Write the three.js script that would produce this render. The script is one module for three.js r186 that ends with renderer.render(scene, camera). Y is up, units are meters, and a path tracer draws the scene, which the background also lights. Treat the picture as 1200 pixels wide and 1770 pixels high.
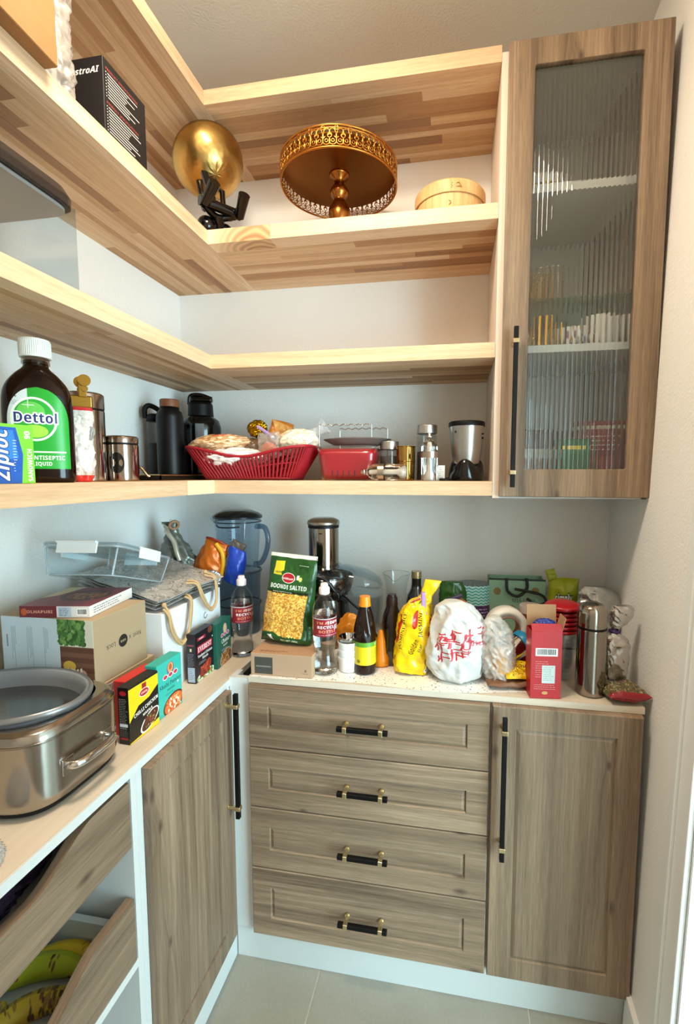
import * as THREE from 'three';
import { RoundedBoxGeometry } from 'three/addons/geometries/RoundedBoxGeometry.js';
import { mergeGeometries, mergeVertices } from 'three/addons/utils/BufferGeometryUtils.js';
import { ImprovedNoise } from 'three/addons/math/ImprovedNoise.js';
import { RectAreaLightUniformsLib } from 'three/addons/lights/RectAreaLightUniformsLib.js';
RectAreaLightUniformsLib.init();

// ---------------------------------------------------------------- camera, light, exposure
const scene = new THREE.Scene();
const FOCAL = 789.18;
const camera = new THREE.PerspectiveCamera(2 * Math.atan(885 / FOCAL) * 180 / Math.PI, 1200 / 1770, 0.05, 50);
camera.position.set(1.076, 1.4495, 1.6922);
camera.rotation.order = 'YXZ';
camera.rotation.set(-0.0844, 0.1687, 0.0017);
camera.setViewOffset(1200, 1770, -53.08, -3.63, 1200, 1770);
scene.add(camera);
scene.background = new THREE.Color(0.55, 0.7, 0.9);
const renderer = new THREE.WebGLRenderer();
renderer.toneMapping = THREE.LinearToneMapping;
renderer.toneMappingExposure = 1.0;
renderer.shadowMap.enabled = true;
const LAMP = { x: 0.72, z: 1.04, color: new THREE.Color(1.0, 0.86, 0.66), power: 60 };
const DAY = { color: new THREE.Color(0.61, 0.88, 0.97), power: 13 };
const CEIL = 2.80;
// ceiling lamp: the area light just under its glowing face
const lampLight = new THREE.RectAreaLight(LAMP.color, LAMP.power, 0.30, 0.30);
lampLight.position.set(LAMP.x, CEIL - 0.075, LAMP.z); lampLight.rotation.x = -Math.PI / 2; scene.add(lampLight);
const lampGlow = new THREE.PointLight(LAMP.color, 0.9); lampGlow.position.set(LAMP.x, CEIL - 0.2, LAMP.z); lampGlow.shadow.radius = 6; lampGlow.castShadow = true; scene.add(lampGlow);
// the daylight of the window in the room beyond the doorway
const dayLight = new THREE.RectAreaLight(DAY.color, DAY.power, 2.5, 2.1);
dayLight.position.set(3.36, 1.19, 2.85); dayLight.rotation.y = Math.PI / 2; scene.add(dayLight);

// ---------------------------------------------------------------- helpers
function rng(seed) { let a = seed >>> 0; return () => { a = (a + 0x6D2B79F5) | 0; let t = Math.imul(a ^ (a >>> 15), 1 | a); t = (t + Math.imul(t ^ (t >>> 7), 61 | t)) ^ t; return ((t ^ (t >>> 14)) >>> 0) / 4294967296; }; }
const PN = new ImprovedNoise();
const nz = (x, y, z = 0) => PN.noise(x + 31.7, y + 17.3, z + 5.1);
const fbm = (x, y, z, o = 3) => { let s = 0, a = 0.5, f = 1; for (let i = 0; i < o; i++) { s += a * nz(x * f, y * f, z * f); a *= 0.5; f *= 2.03; } return s; };
const used = new Map();
function numbered(n) { const k = used.get(n) || 0; used.set(n, k + 1); return k ? n + '_' + String(k).padStart(3, '0') : n; }
function tag(o, label, category, group, kind) { if (label) o.userData.label = label; if (category) o.userData.category = category; if (group) o.userData.group = group; if (kind) o.userData.kind = kind; return o; }
function thing(name, label, category, p = [0, 0, 0], ry = 0, group) { const g = new THREE.Group(); g.name = numbered(name); g.position.set(...p); g.rotation.y = ry; scene.add(g); return tag(g, label, category, group); }
function clean(g) {
  g = g.index ? g.toNonIndexed() : g.clone();
  for (const k of Object.keys(g.attributes)) if (!['position', 'normal', 'uv'].includes(k)) g.deleteAttribute(k);
  if (!g.attributes.normal) g.computeVertexNormals();
  if (!g.attributes.uv) g.setAttribute('uv', new THREE.BufferAttribute(new Float32Array(g.attributes.position.count * 2), 2));
  g.clearGroups(); return g;
}
const M = (list) => Array.isArray(list) ? (list.length === 1 ? list[0] : mergeGeometries(list.map(clean))) : list;
function obj(name, geo, m, parent) {
  const o = new THREE.Mesh(M(geo), m); o.castShadow = o.receiveShadow = true;
  if (!parent || parent === scene) { o.name = numbered(name); scene.add(o); } else { o.name = name; parent.add(o); }
  return o;
}
function solo(name, label, category, geo, m, p = [0, 0, 0], ry = 0, group) { const o = obj(name, geo, m); o.position.set(...p); o.rotation.y = ry; return tag(o, label, category, group); }
function struct(name, geo, m, parent) { const o = obj(name, geo, m, parent); if (!parent) o.userData.kind = 'structure'; return o; }
function T(g, p = [0, 0, 0], r = [0, 0, 0], s) { if (s) g.scale(...(Array.isArray(s) ? s : [s, s, s])); if (r[0]) g.rotateX(r[0]); if (r[1]) g.rotateY(r[1]); if (r[2]) g.rotateZ(r[2]); g.translate(...p); return g; }
const box = (w, h, d, x = 0, y = 0, z = 0) => new THREE.BoxGeometry(w, h, d).translate(x, y, z);
const rbox = (w, h, d, r = 0.002, x = 0, y = 0, z = 0, seg = 2) => new RoundedBoxGeometry(w, h, d, seg, Math.min(r, w / 2.01, h / 2.01, d / 2.01)).translate(x, y, z);
const span = (x0, x1, y0, y1, z0, z1, r = 0) => r ? rbox(x1 - x0, y1 - y0, z1 - z0, r, (x0 + x1) / 2, (y0 + y1) / 2, (z0 + z1) / 2) : box(x1 - x0, y1 - y0, z1 - z0, (x0 + x1) / 2, (y0 + y1) / 2, (z0 + z1) / 2);
const cyl = (r0, r1, h, y = 0, seg = 32, open = false) => new THREE.CylinderGeometry(r1, r0, h, seg, 1, open).translate(0, y + h / 2, 0);
const lathe = (pts, seg = 40) => new THREE.LatheGeometry(pts.map(p => new THREE.Vector2(Math.max(p[0], 0.00001), p[1])), seg);
const tube = (pts, r, n = 40, rs = 8, closed = false) => new THREE.TubeGeometry(new THREE.CatmullRomCurve3(pts.map(p => new THREE.Vector3(...p)), closed, 'centripetal'), n, r, rs, closed);
const torus = (R, r, y = 0, a = 40, b = 8) => new THREE.TorusGeometry(R, r, b, a).rotateX(Math.PI / 2).translate(0, y, 0);
const sph = (r, x = 0, y = 0, z = 0, a = 20, b = 14) => new THREE.SphereGeometry(r, a, b).translate(x, y, z);
const ext = (pts, depth, bev = 0) => { const s = new THREE.Shape(pts.map(p => new THREE.Vector2(...p))); return new THREE.ExtrudeGeometry(s, { depth, bevelEnabled: bev > 0, bevelSize: bev, bevelThickness: bev, bevelSegments: 2, curveSegments: 10 }); };
// uv in metres, with the grain running along one axis (0 x, 1 y, 2 z)
function uvm(g, axis = 1, off = [0, 0]) {
  g = g.index ? g.toNonIndexed() : g; const p = g.attributes.position, n = g.attributes.normal, uv = new Float32Array(p.count * 2);
  for (let i = 0; i < p.count; i++) {
    const N = [Math.abs(n.getX(i)), Math.abs(n.getY(i)), Math.abs(n.getZ(i))], P = [p.getX(i), p.getY(i), p.getZ(i)];
    let m = N.indexOf(Math.max(...N)); let others = [0, 1, 2].filter(k => k !== m);
    let a, b; if (others.includes(axis)) { b = axis; a = others.find(k => k !== axis); } else { a = others[0]; b = others[1]; }
    uv[2 * i] = P[a] + off[0]; uv[2 * i + 1] = P[b] + off[1];
  }
  g.setAttribute('uv', new THREE.BufferAttribute(uv, 2)); return g;
}
function outward(g) {   // faces point outwards (needed where light passes through)
  const p = g.attributes.position, ix = g.index.array; let v = 0; const a = new THREE.Vector3(), b = new THREE.Vector3(), c = new THREE.Vector3();
  for (let i = 0; i < ix.length; i += 3) { a.fromBufferAttribute(p, ix[i]); b.fromBufferAttribute(p, ix[i + 1]); c.fromBufferAttribute(p, ix[i + 2]); v += a.dot(b.cross(c)); }
  if (v < 0) for (let i = 0; i < ix.length; i += 3) { const t = ix[i]; ix[i] = ix[i + 1]; ix[i + 1] = t; }
  g.computeVertexNormals(); return g;
}
// sections [{y, rx, rz, x, z, p}] skinned into one closed soft body; u = 0.5 faces +z
function loft(secs, o = {}) {
  const seg = o.seg || 48, sub = o.sub || 5, amp = o.amp || 0, fr = o.freq || 30, seed = o.seed || 0;
  const keys = ['y', 'rx', 'rz', 'x', 'z', 'p'], C = {};
  for (const k of keys) C[k] = secs.map(s => s[k] ?? (k === 'p' ? 2 : 0));
  const cr = (a, t) => { const i = Math.min(Math.floor(t), a.length - 2), f = t - i, p0 = a[Math.max(i - 1, 0)], p1 = a[i], p2 = a[i + 1], p3 = a[Math.min(i + 2, a.length - 1)]; return o.linear ? p1 + (p2 - p1) * f : p1 + 0.5 * f * (p2 - p0 + f * (2 * p0 - 5 * p1 + 4 * p2 - p3 + f * (3 * (p1 - p2) + p3 - p0))); };
  const rows = (secs.length - 1) * sub, pos = [], uv = [], idx = [];
  const y0 = secs[0].y, y1 = secs[secs.length - 1].y;
  for (let j = 0; j <= rows; j++) {
    const t = j / sub, y = cr(C.y, t), rx = Math.max(cr(C.rx, t), 1e-4), rz = Math.max(cr(C.rz, t), 1e-4), cx = cr(C.x, t), cz = cr(C.z, t), p = Math.max(cr(C.p, t), 1.2);
    for (let i = 0; i <= seg; i++) {
      const u = i / seg, th = u * 2 * Math.PI, s = Math.sin(th), c = Math.cos(th);
      let X = -Math.sign(s) * Math.pow(Math.abs(s), 2 / p) * rx, Z = -Math.sign(c) * Math.pow(Math.abs(c), 2 / p) * rz;
      if (amp) {
        const q = [X + cx, y, Z + cz], nn = o.ridge ? (0.55 - Math.abs(nz(q[0] * fr + seed, q[1] * fr * (o.stretch || 1), q[2] * fr)) * 2 - 0.7 * Math.abs(nz(q[0] * fr * 2.1 + seed, q[1] * fr * 2.1, q[2] * fr * 2.1))) : fbm(q[0] * fr + seed, q[1] * fr * (o.stretch || 1), q[2] * fr, 3) * 2;
        const L = Math.hypot(X, Z) || 1, k = amp * nn * Math.min(1, Math.min(rx, rz) / (amp * 3)); X += X / L * k; Z += Z / L * k;
      }
      pos.push(X + cx, y + (o.yamp ? o.yamp * nz(X * fr + seed, Z * fr, j) * (j > 0 && j < rows ? 1 : 0) : 0), Z + cz); uv.push(u, o.vrow ? j / rows : (y - y0) / (y1 - y0));
    }
  }
  const W = seg + 1;
  for (let j = 0; j < rows; j++) for (let i = 0; i < seg; i++) { const a = j * W + i, b = a + 1, c = a + W, d = c + 1; idx.push(a, c, b, b, c, d); }
  for (const j of o.openTop ? [0] : [0, rows]) { const c = pos.length / 3; let sx = 0, sy = 0, sz = 0; for (let i = 0; i < seg; i++) { const k = (j * W + i) * 3; sx += pos[k]; sy += pos[k + 1]; sz += pos[k + 2]; } pos.push(sx / seg, sy / seg, sz / seg); uv.push(0.5, j ? 1 : 0); for (let i = 0; i < seg; i++) { const a = j * W + i, b = a + 1; if (j) idx.push(a, c, b); else idx.push(a, b, c); } }
  const g = new THREE.BufferGeometry(); g.setAttribute('position', new THREE.Float32BufferAttribute(pos, 3)); g.setAttribute('uv', new THREE.Float32BufferAttribute(uv, 2)); g.setIndex(idx);
  outward(g);
  const N = g.attributes.normal; for (let j = 0; j <= rows; j++) { const a = j * W, b = a + seg, v = new THREE.Vector3(N.getX(a) + N.getX(b), N.getY(a) + N.getY(b), N.getZ(a) + N.getZ(b)).normalize(); N.setXYZ(a, v.x, v.y, v.z); N.setXYZ(b, v.x, v.y, v.z); }
  return g;
}
// a flat packet blown up between two seams; material groups 0 front, 1 back
function pouch(w, h, t, o = {}) {
  const nu = o.nu || 22, nv = o.nv || 30, seed = o.seed || 0, cr = o.crumple || 0, fr = o.freq || 22, pos = [], uv = [], idx = [];
  const tp = o.tp || (q => Math.pow(Math.max(0, 1 - Math.pow(Math.abs(q * 2 - 1), 4)), 0.5)), wp = o.wp || (() => 1);
  const g = new THREE.BufferGeometry();
  for (const side of [1, -1]) for (let j = 0; j <= nv; j++) for (let i = 0; i <= nu; i++) {
    const s = i / nu * 2 - 1, q = j / nv, pr = Math.sqrt(Math.max(0, 1 - Math.pow(Math.abs(s), o.sq || 3))) * tp(q), x = s * w / 2 * wp(q), y = q * h;
    const n1 = nz(x * fr + seed, y * fr, 3), n2 = Math.abs(nz(x * fr * 2 + seed, y * fr * 2, side * 7)), bend = o.bend ? o.bend(s, q) : 0;
    pos.push(x + cr * 0.5 * nz(y * fr, seed, 1), y + cr * 0.4 * nz(x * fr, seed, 9), side * (t / 2 * pr + cr * (n2 - 0.25) * Math.min(1, pr * 2)) + cr * n1 + bend);
    uv.push(side > 0 ? i / nu : 1 - i / nu, q);
  }
  const W = nu + 1, half = W * (nv + 1);
  for (const k of [0, 1]) { const st = idx.length; for (let j = 0; j < nv; j++) for (let i = 0; i < nu; i++) { const a = k * half + j * W + i, b = a + 1, c = a + W, d = c + 1; if (k) idx.push(a, c, b, b, c, d); else idx.push(a, b, c, b, d, c); } g.addGroup(st, idx.length - st, k); }
  g.setAttribute('position', new THREE.Float32BufferAttribute(pos, 3)); g.setAttribute('uv', new THREE.Float32BufferAttribute(uv, 2)); g.setIndex(idx); g.computeVertexNormals(); return g;
}
// a lump, flattened at its foot
function blob(rx, ry, rz, o = {}) {
  let g = mergeVertices((() => { const q = new THREE.IcosahedronGeometry(1, o.detail || 14); q.deleteAttribute('normal'); q.deleteAttribute('uv'); return q; })());
  const p = g.attributes.position, amp = o.amp || 0.1, fr = o.freq || 2.2, seed = o.seed || 0, uv = [];
  for (let i = 0; i < p.count; i++) {
    const x = p.getX(i), y = p.getY(i), z = p.getZ(i);
    const n = o.ridge ? 0.5 - Math.abs(nz(x * fr + seed, y * fr, z * fr)) * 2 - 0.7 * Math.abs(nz(x * fr * 2.2, y * fr * 2.2 + seed, z * fr * 2.2)) : fbm(x * fr + seed, y * fr, z * fr, 3) * 2;
    const k = 1 + amp * n; let Y = y * k * ry; if (o.flat && Y < -ry * o.flat) Y = -ry * o.flat;
    p.setXYZ(i, x * k * rx, Y, z * k * rz); uv.push(0.5 + x * 0.5, 0.5 + y * 0.5);
  }
  g.setAttribute('uv', new THREE.Float32BufferAttribute(uv, 2)); g.computeVertexNormals(); return o.flat ? g.translate(0, ry * o.flat, 0) : g;
}
// ---------------------------------------------------------------- materials
const mat = (color, rough = 0.6, metal = 0, more = {}) => new THREE.MeshPhysicalMaterial({ color, roughness: rough, metalness: metal, ...more });
const glassy = (color, rough = 0.03, more = {}) => new THREE.MeshPhysicalMaterial({ color, roughness: rough, transmission: 1, thickness: 0, ior: 1.45, side: THREE.DoubleSide, ...more });
function cv(w, h, draw) { const c = document.createElement('canvas'); c.width = w; c.height = h; const x = c.getContext('2d'); draw(x, w, h); const t = new THREE.CanvasTexture(c); t.colorSpace = THREE.SRGBColorSpace; t.wrapS = t.wrapT = THREE.RepeatWrapping; return t; }
const print = (w, h, draw, rough = 0.45, more = {}) => mat(0xffffff, rough, 0, { map: cv(w, h, draw), ...more });
function fill(c, col, x, y, w, h) { c.fillStyle = col; c.fillRect(x, y, w, h); }
function tx(c, s, x, y, size, col, o = {}) { c.save(); c.translate(x, y); if (o.rot) c.rotate(o.rot); if (o.sx) c.scale(o.sx, 1); c.fillStyle = col; c.font = `${o.italic ? 'italic ' : ''}${o.bold === false ? '' : 'bold '}${size}px ${o.font || 'sans-serif'}`; c.textAlign = o.align || 'center'; c.textBaseline = 'middle'; if (o.stroke) { c.strokeStyle = o.stroke; c.lineWidth = o.lw || 3; c.strokeText(s, 0, 0); } c.fillText(s, 0, 0); c.restore(); }
function ell(c, x, y, rx, ry, col, rot = 0) { c.save(); c.translate(x, y); c.rotate(rot); c.scale(1, ry / rx); c.beginPath(); c.arc(0, 0, rx, 0, Math.PI * 2); c.fillStyle = col; c.fill(); c.restore(); }
function poly(c, col, pts) { c.beginPath(); pts.forEach((p, i) => i ? c.lineTo(...p) : c.moveTo(...p)); c.closePath(); c.fillStyle = col; c.fill(); }
function dashes(c, col, x, y, w, n, lh, R, th = 2) { c.fillStyle = col; for (let k = 0; k < n; k++) { let a = x; while (a < x + w * (0.6 + 0.4 * R())) { const l = 4 + R() * 14; c.fillRect(a, y + k * lh, l, th); a += l + 4; } } }
function bars(c, x, y, w, h, R, bg = '#fff') { fill(c, bg, x, y, w, h); c.fillStyle = '#111'; let a = x + w * 0.08; while (a < x + w * 0.92) { const l = 1 + R() * w * 0.03; c.fillRect(a, y + h * 0.12, l, h * 0.7); a += l + 1 + R() * w * 0.03; } }
function dots(c, cols, x, y, w, h, n, r0, r1, R) { for (let k = 0; k < n; k++) ell(c, x + R() * w, y + R() * h, r0 + (r1 - r0) * R(), (r0 + (r1 - r0) * R()), cols[Math.floor(R() * cols.length)], R() * 3); }
function dataTex(w, h, f, srgb = true) { const d = new Uint8Array(w * h * 4); for (let j = 0; j < h; j++) for (let i = 0; i < w; i++) { const c = f(i / w, j / h), k = (j * w + i) * 4; d[k] = c[0]; d[k + 1] = c[1]; d[k + 2] = c[2]; d[k + 3] = 255; } const t = new THREE.DataTexture(d, w, h, THREE.RGBAFormat); t.magFilter = THREE.LinearFilter; t.minFilter = THREE.LinearMipmapLinearFilter; t.generateMipmaps = true; t.wrapS = t.wrapT = THREE.RepeatWrapping; if (srgb) t.colorSpace = THREE.SRGBColorSpace; t.needsUpdate = true; return t; }
const lerp = (a, b, t) => a + (b - a) * t, mix3 = (a, b, t) => [lerp(a[0], b[0], t), lerp(a[1], b[1], t), lerp(a[2], b[2], t)], cl = (v, a = 0, b = 1) => Math.min(b, Math.max(a, v));
// tileable noise by cross-fading
const tile = (f, u, v) => { const a = f(u, v), b = f(u - 1, v), c = f(u, v - 1), d = f(u - 1, v - 1); return lerp(lerp(a, b, u), lerp(c, d, u), v); };
// oak laminate: grain runs along v, one tile is 0.6 m x 1.2 m
const laminate = (() => {
  const R = rng(5), knots = []; for (let k = 0; k < 5; k++) knots.push([R(), R(), 0.006 + R() * 0.007]);
  const t = dataTex(512, 1024, (u, v) => {
    let warp = 0, kn = 0; for (const [ku, kv, kr] of knots) { let du = u - ku, dv = v - kv; du -= Math.round(du); dv -= Math.round(dv); const d = Math.hypot(du * 0.6, dv * 1.2 * 0.45); kn = Math.max(kn, cl(1 - d / kr)); warp += Math.sign(du) * Math.exp(-Math.pow(d / (kr * 3), 2)) * 0.018; }
    const s = tile((a, b) => { const w = a + warp + 0.03 * nz(a * 2, b * 1.5, 1); return 0.5 * nz(w * 14, b * 0.9, 2) + 0.35 * nz(w * 46, b * 2.2, 4) + 0.32 * nz(w * 150, b * 6, 6); }, u, v);
    const fine = nz(u * 420, v * 26, 8) * 0.5, big = tile((a, b) => nz(a * 3.2, b * 1.3, 12), u, v);
    let k = cl(0.52 + 0.9 * s + 0.34 * fine + 0.24 * big); let c = mix3([86, 74, 62], [178, 161, 141], k);
    c = mix3(c, [66, 52, 44], kn * 0.75); const vein = cl((tile((a, b) => nz((a + warp) * 9 + 0.25 * nz(a * 3, b * 2, 3), b * 1.1, 21), u, v) - 0.34) * 4); return mix3(c, [96, 78, 66], vein * 0.6);
  });
  return t;
})();
function lam(tint, turned = 1) { const t = laminate.clone(); t.repeat.set(1 / 0.6, 1 / 1.2); t.needsUpdate = true; return mat(tint, 0.5, 0, { map: t, bumpMap: t, bumpScale: 0.0004 }); }
const LAM = lam(0xfdeee0);
// maple butcher block staves: grain along v, tile 0.3 m x 1.0 m
const stave = [0, 1].map(n => dataTex(256, 512, (u, v) => {
  const s = tile((a, b) => { const w = a + 0.05 * nz(a * 2, b * 2.2, n * 9 + 1); return 0.6 * nz(w * 11, b * 1.1, n * 7 + 2) + 0.4 * nz(w * 38, b * 3, n + 4); }, u, v), f = nz(u * 170, v * 24, n);
  const vein = cl((tile((a, b) => nz(a * 6 + 0.3 * nz(a * 2, b * 3, 5), b * 1.3, n * 13 + 3), u, v) - 0.36) * 5);
  return mix3(mix3([184, 150, 116], [250, 232, 206], cl(0.6 + 0.75 * s + 0.2 * f)), [136, 98, 66], vein * 0.7);
}));
stave.forEach(t => t.repeat.set(1 / 0.3, 1));
const STAVE = [0xf7ecde, 0xead8c2, 0xdcc4a6, 0xccae8e, 0xb4967a, 0xefdec8].map((c, i) => mat(c, 0.55, 0, { map: stave[i % 2] }));
const EDGE = [0xfaf0e6, 0xf8e8da].map((c, i) => mat(c, 0.5, 0, { map: stave[i] }));
// wall paint with fine orange-peel relief
const peel = dataTex(512, 512, (u, v) => { const k = 128 + 95 * tile((a, b) => nz(a * 46, b * 46, 2) + 0.5 * nz(a * 95, b * 95, 5), u, v); return [k, k, k]; }, false);
peel.repeat.set(1 / 0.32, 1 / 0.32);
const WALL = mat(0xf3f2ef, 0.75, 0, { bumpMap: peel, bumpScale: 0.0016 });
const CEILM = mat(0xe0dad0, 0.85, 0, { bumpMap: peel, bumpScale: 0.0016 });
const MELA = mat(0xd9dbd9, 0.42), MELA2 = mat(0xcdd0ce, 0.45), TRIM = mat(0xeef0f0, 0.35);
const tileTex = dataTex(512, 512, (u, v) => { const k = tile((a, b) => fbm(a * 5, b * 5, 2, 4), u, v) * 0.6 + 0.15 * nz(u * 120, v * 120, 3); return mix3([138, 135, 124], [164, 160, 148], cl(0.5 + k)); });
const TILE = mat(0xffffff, 0.42, 0, { map: tileTex }), GROUT = mat(0xc4c0b4, 0.9);
const worktopTex = dataTex(256, 512, (u, v) => { const k = tile((a, b) => 0.6 * nz(a * 24, b * 1.5, 3) + 0.4 * nz(a * 80, b * 4, 5), u, v); return mix3([204, 188, 168], [226, 212, 194], cl(0.5 + 0.7 * k)); });
worktopTex.repeat.set(1 / 0.5, 1);
const WORKTOP = mat(0xffffff, 0.4, 0, { map: worktopTex });
const BLACK = mat(0x050506, 0.5, 0, { specularIntensity: 0.5 }), BLACKGLOSS = mat(0x060607, 0.16), GOLD = mat(0xe6d8b0, 0.25, 1), DARK = mat(0x1a1a1c, 0.6);
const brushed = dataTex(64, 512, (u, v) => { const k = 140 + 70 * nz(u * 2, v * 160, 4); return [k, k, k]; }, false);
const STEEL = mat(0xb9b6b0, 0.26, 1, { roughnessMap: brushed }), STEELB = mat(0xc2bfba, 0.3, 1), CHROME = mat(0xd6d6d6, 0.08, 1);
const CARD = mat(0xb99b78, 0.85), CARDIN = mat(0xc9ad8a, 0.9), WHITECARD = mat(0xe8eaec, 0.7);
const CLEAR = glassy(0xffffff), CLEARP = glassy(0xf2f6f8, 0.08), FILM = glassy(0xffffff, 0.2, { transmission: 0.85 });
const WATER = new THREE.MeshPhysicalMaterial({ color: 0xffffff, roughness: 0, transmission: 1, thickness: 0.05, ior: 1.33 });
// ---------------------------------------------------------------- the room
// the right wall leans and runs a little out of square
const lean = (g) => { const p = g.attributes.position; for (let i = 0; i < p.count; i++) p.setX(i, p.getX(i) + 0.024 * (p.getY(i) - 1.2) - 0.06 * p.getZ(i)); g.computeVertexNormals(); return g; };
const ZF = 2.4, DOOR0 = 0.76, DOOR1 = 1.60, DOORH = 2.06, XR = 1.602;
{
  const fl = new THREE.Group(); fl.name = 'floor'; fl.userData.kind = 'structure'; scene.add(fl);
  obj('grout_bed', span(-0.1, 3.5, -0.06, -0.002, -0.9, 4.5), GROUT, fl);
  const g = rbox(0.585, 0.012, 1.185, 0.0015);
  const gs = [0, 1, 2].map(k => uvm(g.clone(), 2, [k * 0.37, k * 0.21]));
  let k = 0;
  for (let i = -1; i < 5; i++) for (let j = -1; j < 4; j++) {
    const x = 0.706 + 0.588 * (i + 0.5), z = 0.29 + 1.188 * j + (i % 2 ? 0.4 : 0);
    const t = obj('floor_tile', gs[k++ % 3], TILE, fl); t.position.set(x, -0.006, z + 0.2);
  }
}
struct('wall_back', uvm(span(-0.1, 1.75, 0, CEIL, -0.1, 0)), WALL);
struct('wall_left', uvm(span(-0.1, 0, 0, CEIL, 0, ZF)), WALL);
struct('wall_front', uvm(span(-0.1, 1.75, 0, CEIL, ZF, ZF + 0.1)), WALL);
{
  const parts = [span(XR, XR + 0.11, 0, CEIL, 0, DOOR0), span(XR, XR + 0.11, DOORH, CEIL, DOOR0, DOOR1), span(XR, XR + 0.11, 0, CEIL, DOOR1, ZF)];
  struct('wall_right', uvm(lean(M(parts))), WALL);
  // door casing: flat board with a raised outer band, on both jambs and the head
  const cas = [];
  const W = 0.088;
  cas.push(span(XR - 0.012, XR, 0, DOORH + W, DOOR0 - W, DOOR0 + 0.006, 0.003), span(XR - 0.019, XR - 0.011, 0, DOORH + W, DOOR0 - W + 0.012, DOOR0 - W + 0.042, 0.003));
  cas.push(span(XR - 0.012, XR, 0, DOORH + W, DOOR1 - 0.006, DOOR1 + W, 0.003), span(XR - 0.019, XR - 0.011, 0, DOORH + W, DOOR1 + W - 0.042, DOOR1 + W - 0.012, 0.003));
  cas.push(span(XR - 0.012, XR, DOORH - 0.006, DOORH + W, DOOR0, DOOR1, 0.003));
  cas.push(span(XR, XR + 0.11, 0, DOORH, DOOR0 - 0.001, DOOR0 + 0.014), span(XR, XR + 0.11, 0, DOORH, DOOR1 - 0.014, DOOR1), span(XR, XR + 0.11, DOORH - 0.014, DOORH, DOOR0, DOOR1));
  struct('trim_1', lean(M(cas)), TRIM);
  struct('baseboard_right', lean(span(XR - 0.014, XR, 0, 0.115, 0.52, DOOR0 - W, 0.003)), TRIM);
}
struct('ceiling', uvm(span(-0.1, 3.5, CEIL, CEIL + 0.08, -0.9, 4.5), 0), CEILM);
// the room beyond the doorway with its window
struct('wall_beyond', [span(1.75, 3.5, 0, CEIL, -0.9, -0.8), span(1.75, 3.5, 0, CEIL, 4.4, 4.5), span(1.65, 1.75, 0, CEIL, 2.5, 4.4)].map(g => uvm(g)), WALL);
struct('wall_window', [span(3.4, 3.5, 0, 0.1, -0.8, 4.4), span(3.4, 3.5, 2.28, CEIL, -0.8, 4.4), span(3.4, 3.5, 0.1, 2.28, -0.8, 1.55), span(3.4, 3.5, 0.1, 2.28, 4.15, 4.4)].map(g => uvm(g)), WALL);
{
  const w = new THREE.Group(); w.name = 'window_1'; w.userData.kind = 'structure'; scene.add(w);
  obj('window_frame', [span(3.38, 3.44, 0.1, 0.14, 1.55, 4.15), span(3.38, 3.44, 2.24, 2.28, 1.55, 4.15), span(3.38, 3.44, 0.14, 2.24, 1.55, 1.6), span(3.38, 3.44, 0.14, 2.24, 4.1, 4.15)], TRIM, w);
  obj('window_pane', span(3.405, 3.41, 0.14, 2.24, 1.6, 4.1), mat(0x222222, 0.1, 0, { emissive: DAY.color, emissiveIntensity: 4 }), w);
}
// ceiling lamp
{
  const t = thing('ceiling_light', 'round flush ceiling light with a glowing opal diffuser', 'ceiling light', [LAMP.x, CEIL, LAMP.z]);
  obj('lamp_base', lathe([[0, 0], [0.2, 0], [0.2, -0.03], [0.19, -0.034], [0, -0.034]], 48), TRIM, t);
  obj('lamp_diffuser', lathe([[0.185, -0.034], [0.18, -0.05], [0.14, -0.062], [0, -0.066]], 48), mat(0xf5efe4, 0.5, 0, { emissive: LAMP.color, emissiveIntensity: 6 }), t);
}
// ---------------------------------------------------------------- butcher block shelves
const dL = 0.324, dB = 0.353, ST = 0.041, xP = 1.179, yA = 2.540, yB = 2.1465, yC = 1.7783, yD = 1.3924, ZL = 2.0;
const heartTex = dataTex(256, 512, (u, v) => { const d = Math.hypot((u - 0.2) * 0.3 + 0.02 * nz(u * 5, v * 5, 1), (v - 0.42) * 0.42) * 60, k = 0.5 + 0.5 * Math.sin(d * 6 + 2 * nz(u * 6, v * 9, 3)), e = cl(1.25 - d * 0.16); return mix3([240, 216, 178], mix3([206, 160, 112], [150, 104, 66], k), e); });
heartTex.repeat.set(1 / 0.3, 1 / 0.5);
const HEART = mat(0xffffff, 0.55, 0, { map: heartTex });
function butcher(name, label, x0, x1, z0, z1, y, axis, seed, heart) {
  const R = rng(seed), t = thing(name, label, 'shelf', [x0, y, z0], 0, 'butcher block shelves');
  const L = axis === 2 ? z1 - z0 : x1 - x0, D = axis === 2 ? x1 - x0 : z1 - z0;
  const rows = []; let a = 0; while (a < D - 0.03) { const w = Math.min(0.02 + R() * 0.02, D - a); rows.push([a, w]); a += w; } rows[rows.length - 1][1] = D - rows[rows.length - 1][0];
  rows.forEach(([o, w], r) => {
    const front = r === rows.length - 1; let s = front ? 0 : -R() * 0.4, last = -1;
    while (s < L - 1e-6) {
      let l = front ? (heart && s === 0 ? heart : 0.75 + R() * 0.5) : 0.4 + R() * 0.6; let e = Math.min(s + l, L); if (L - e < 0.08) e = L; const b = Math.max(s, 0);
      const w2 = w - 0.0004, l2 = e - b - 0.0004; let g = axis === 2 ? box(w2, ST, l2, o + w / 2, ST / 2, (b + e) / 2) : box(l2, ST, w2, (b + e) / 2, ST / 2, o + w / 2);
      let m; if (front) m = heart && b === 0 ? HEART : EDGE[Math.floor(R() * 2)]; else { let k; do k = Math.floor(R() * 6); while (k === last); last = k; m = STAVE[k]; }
      obj('stave', uvm(g, axis, [R() * 3, R() * 3]), m, t); s = e;
    }
  });
  return t;
}
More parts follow.
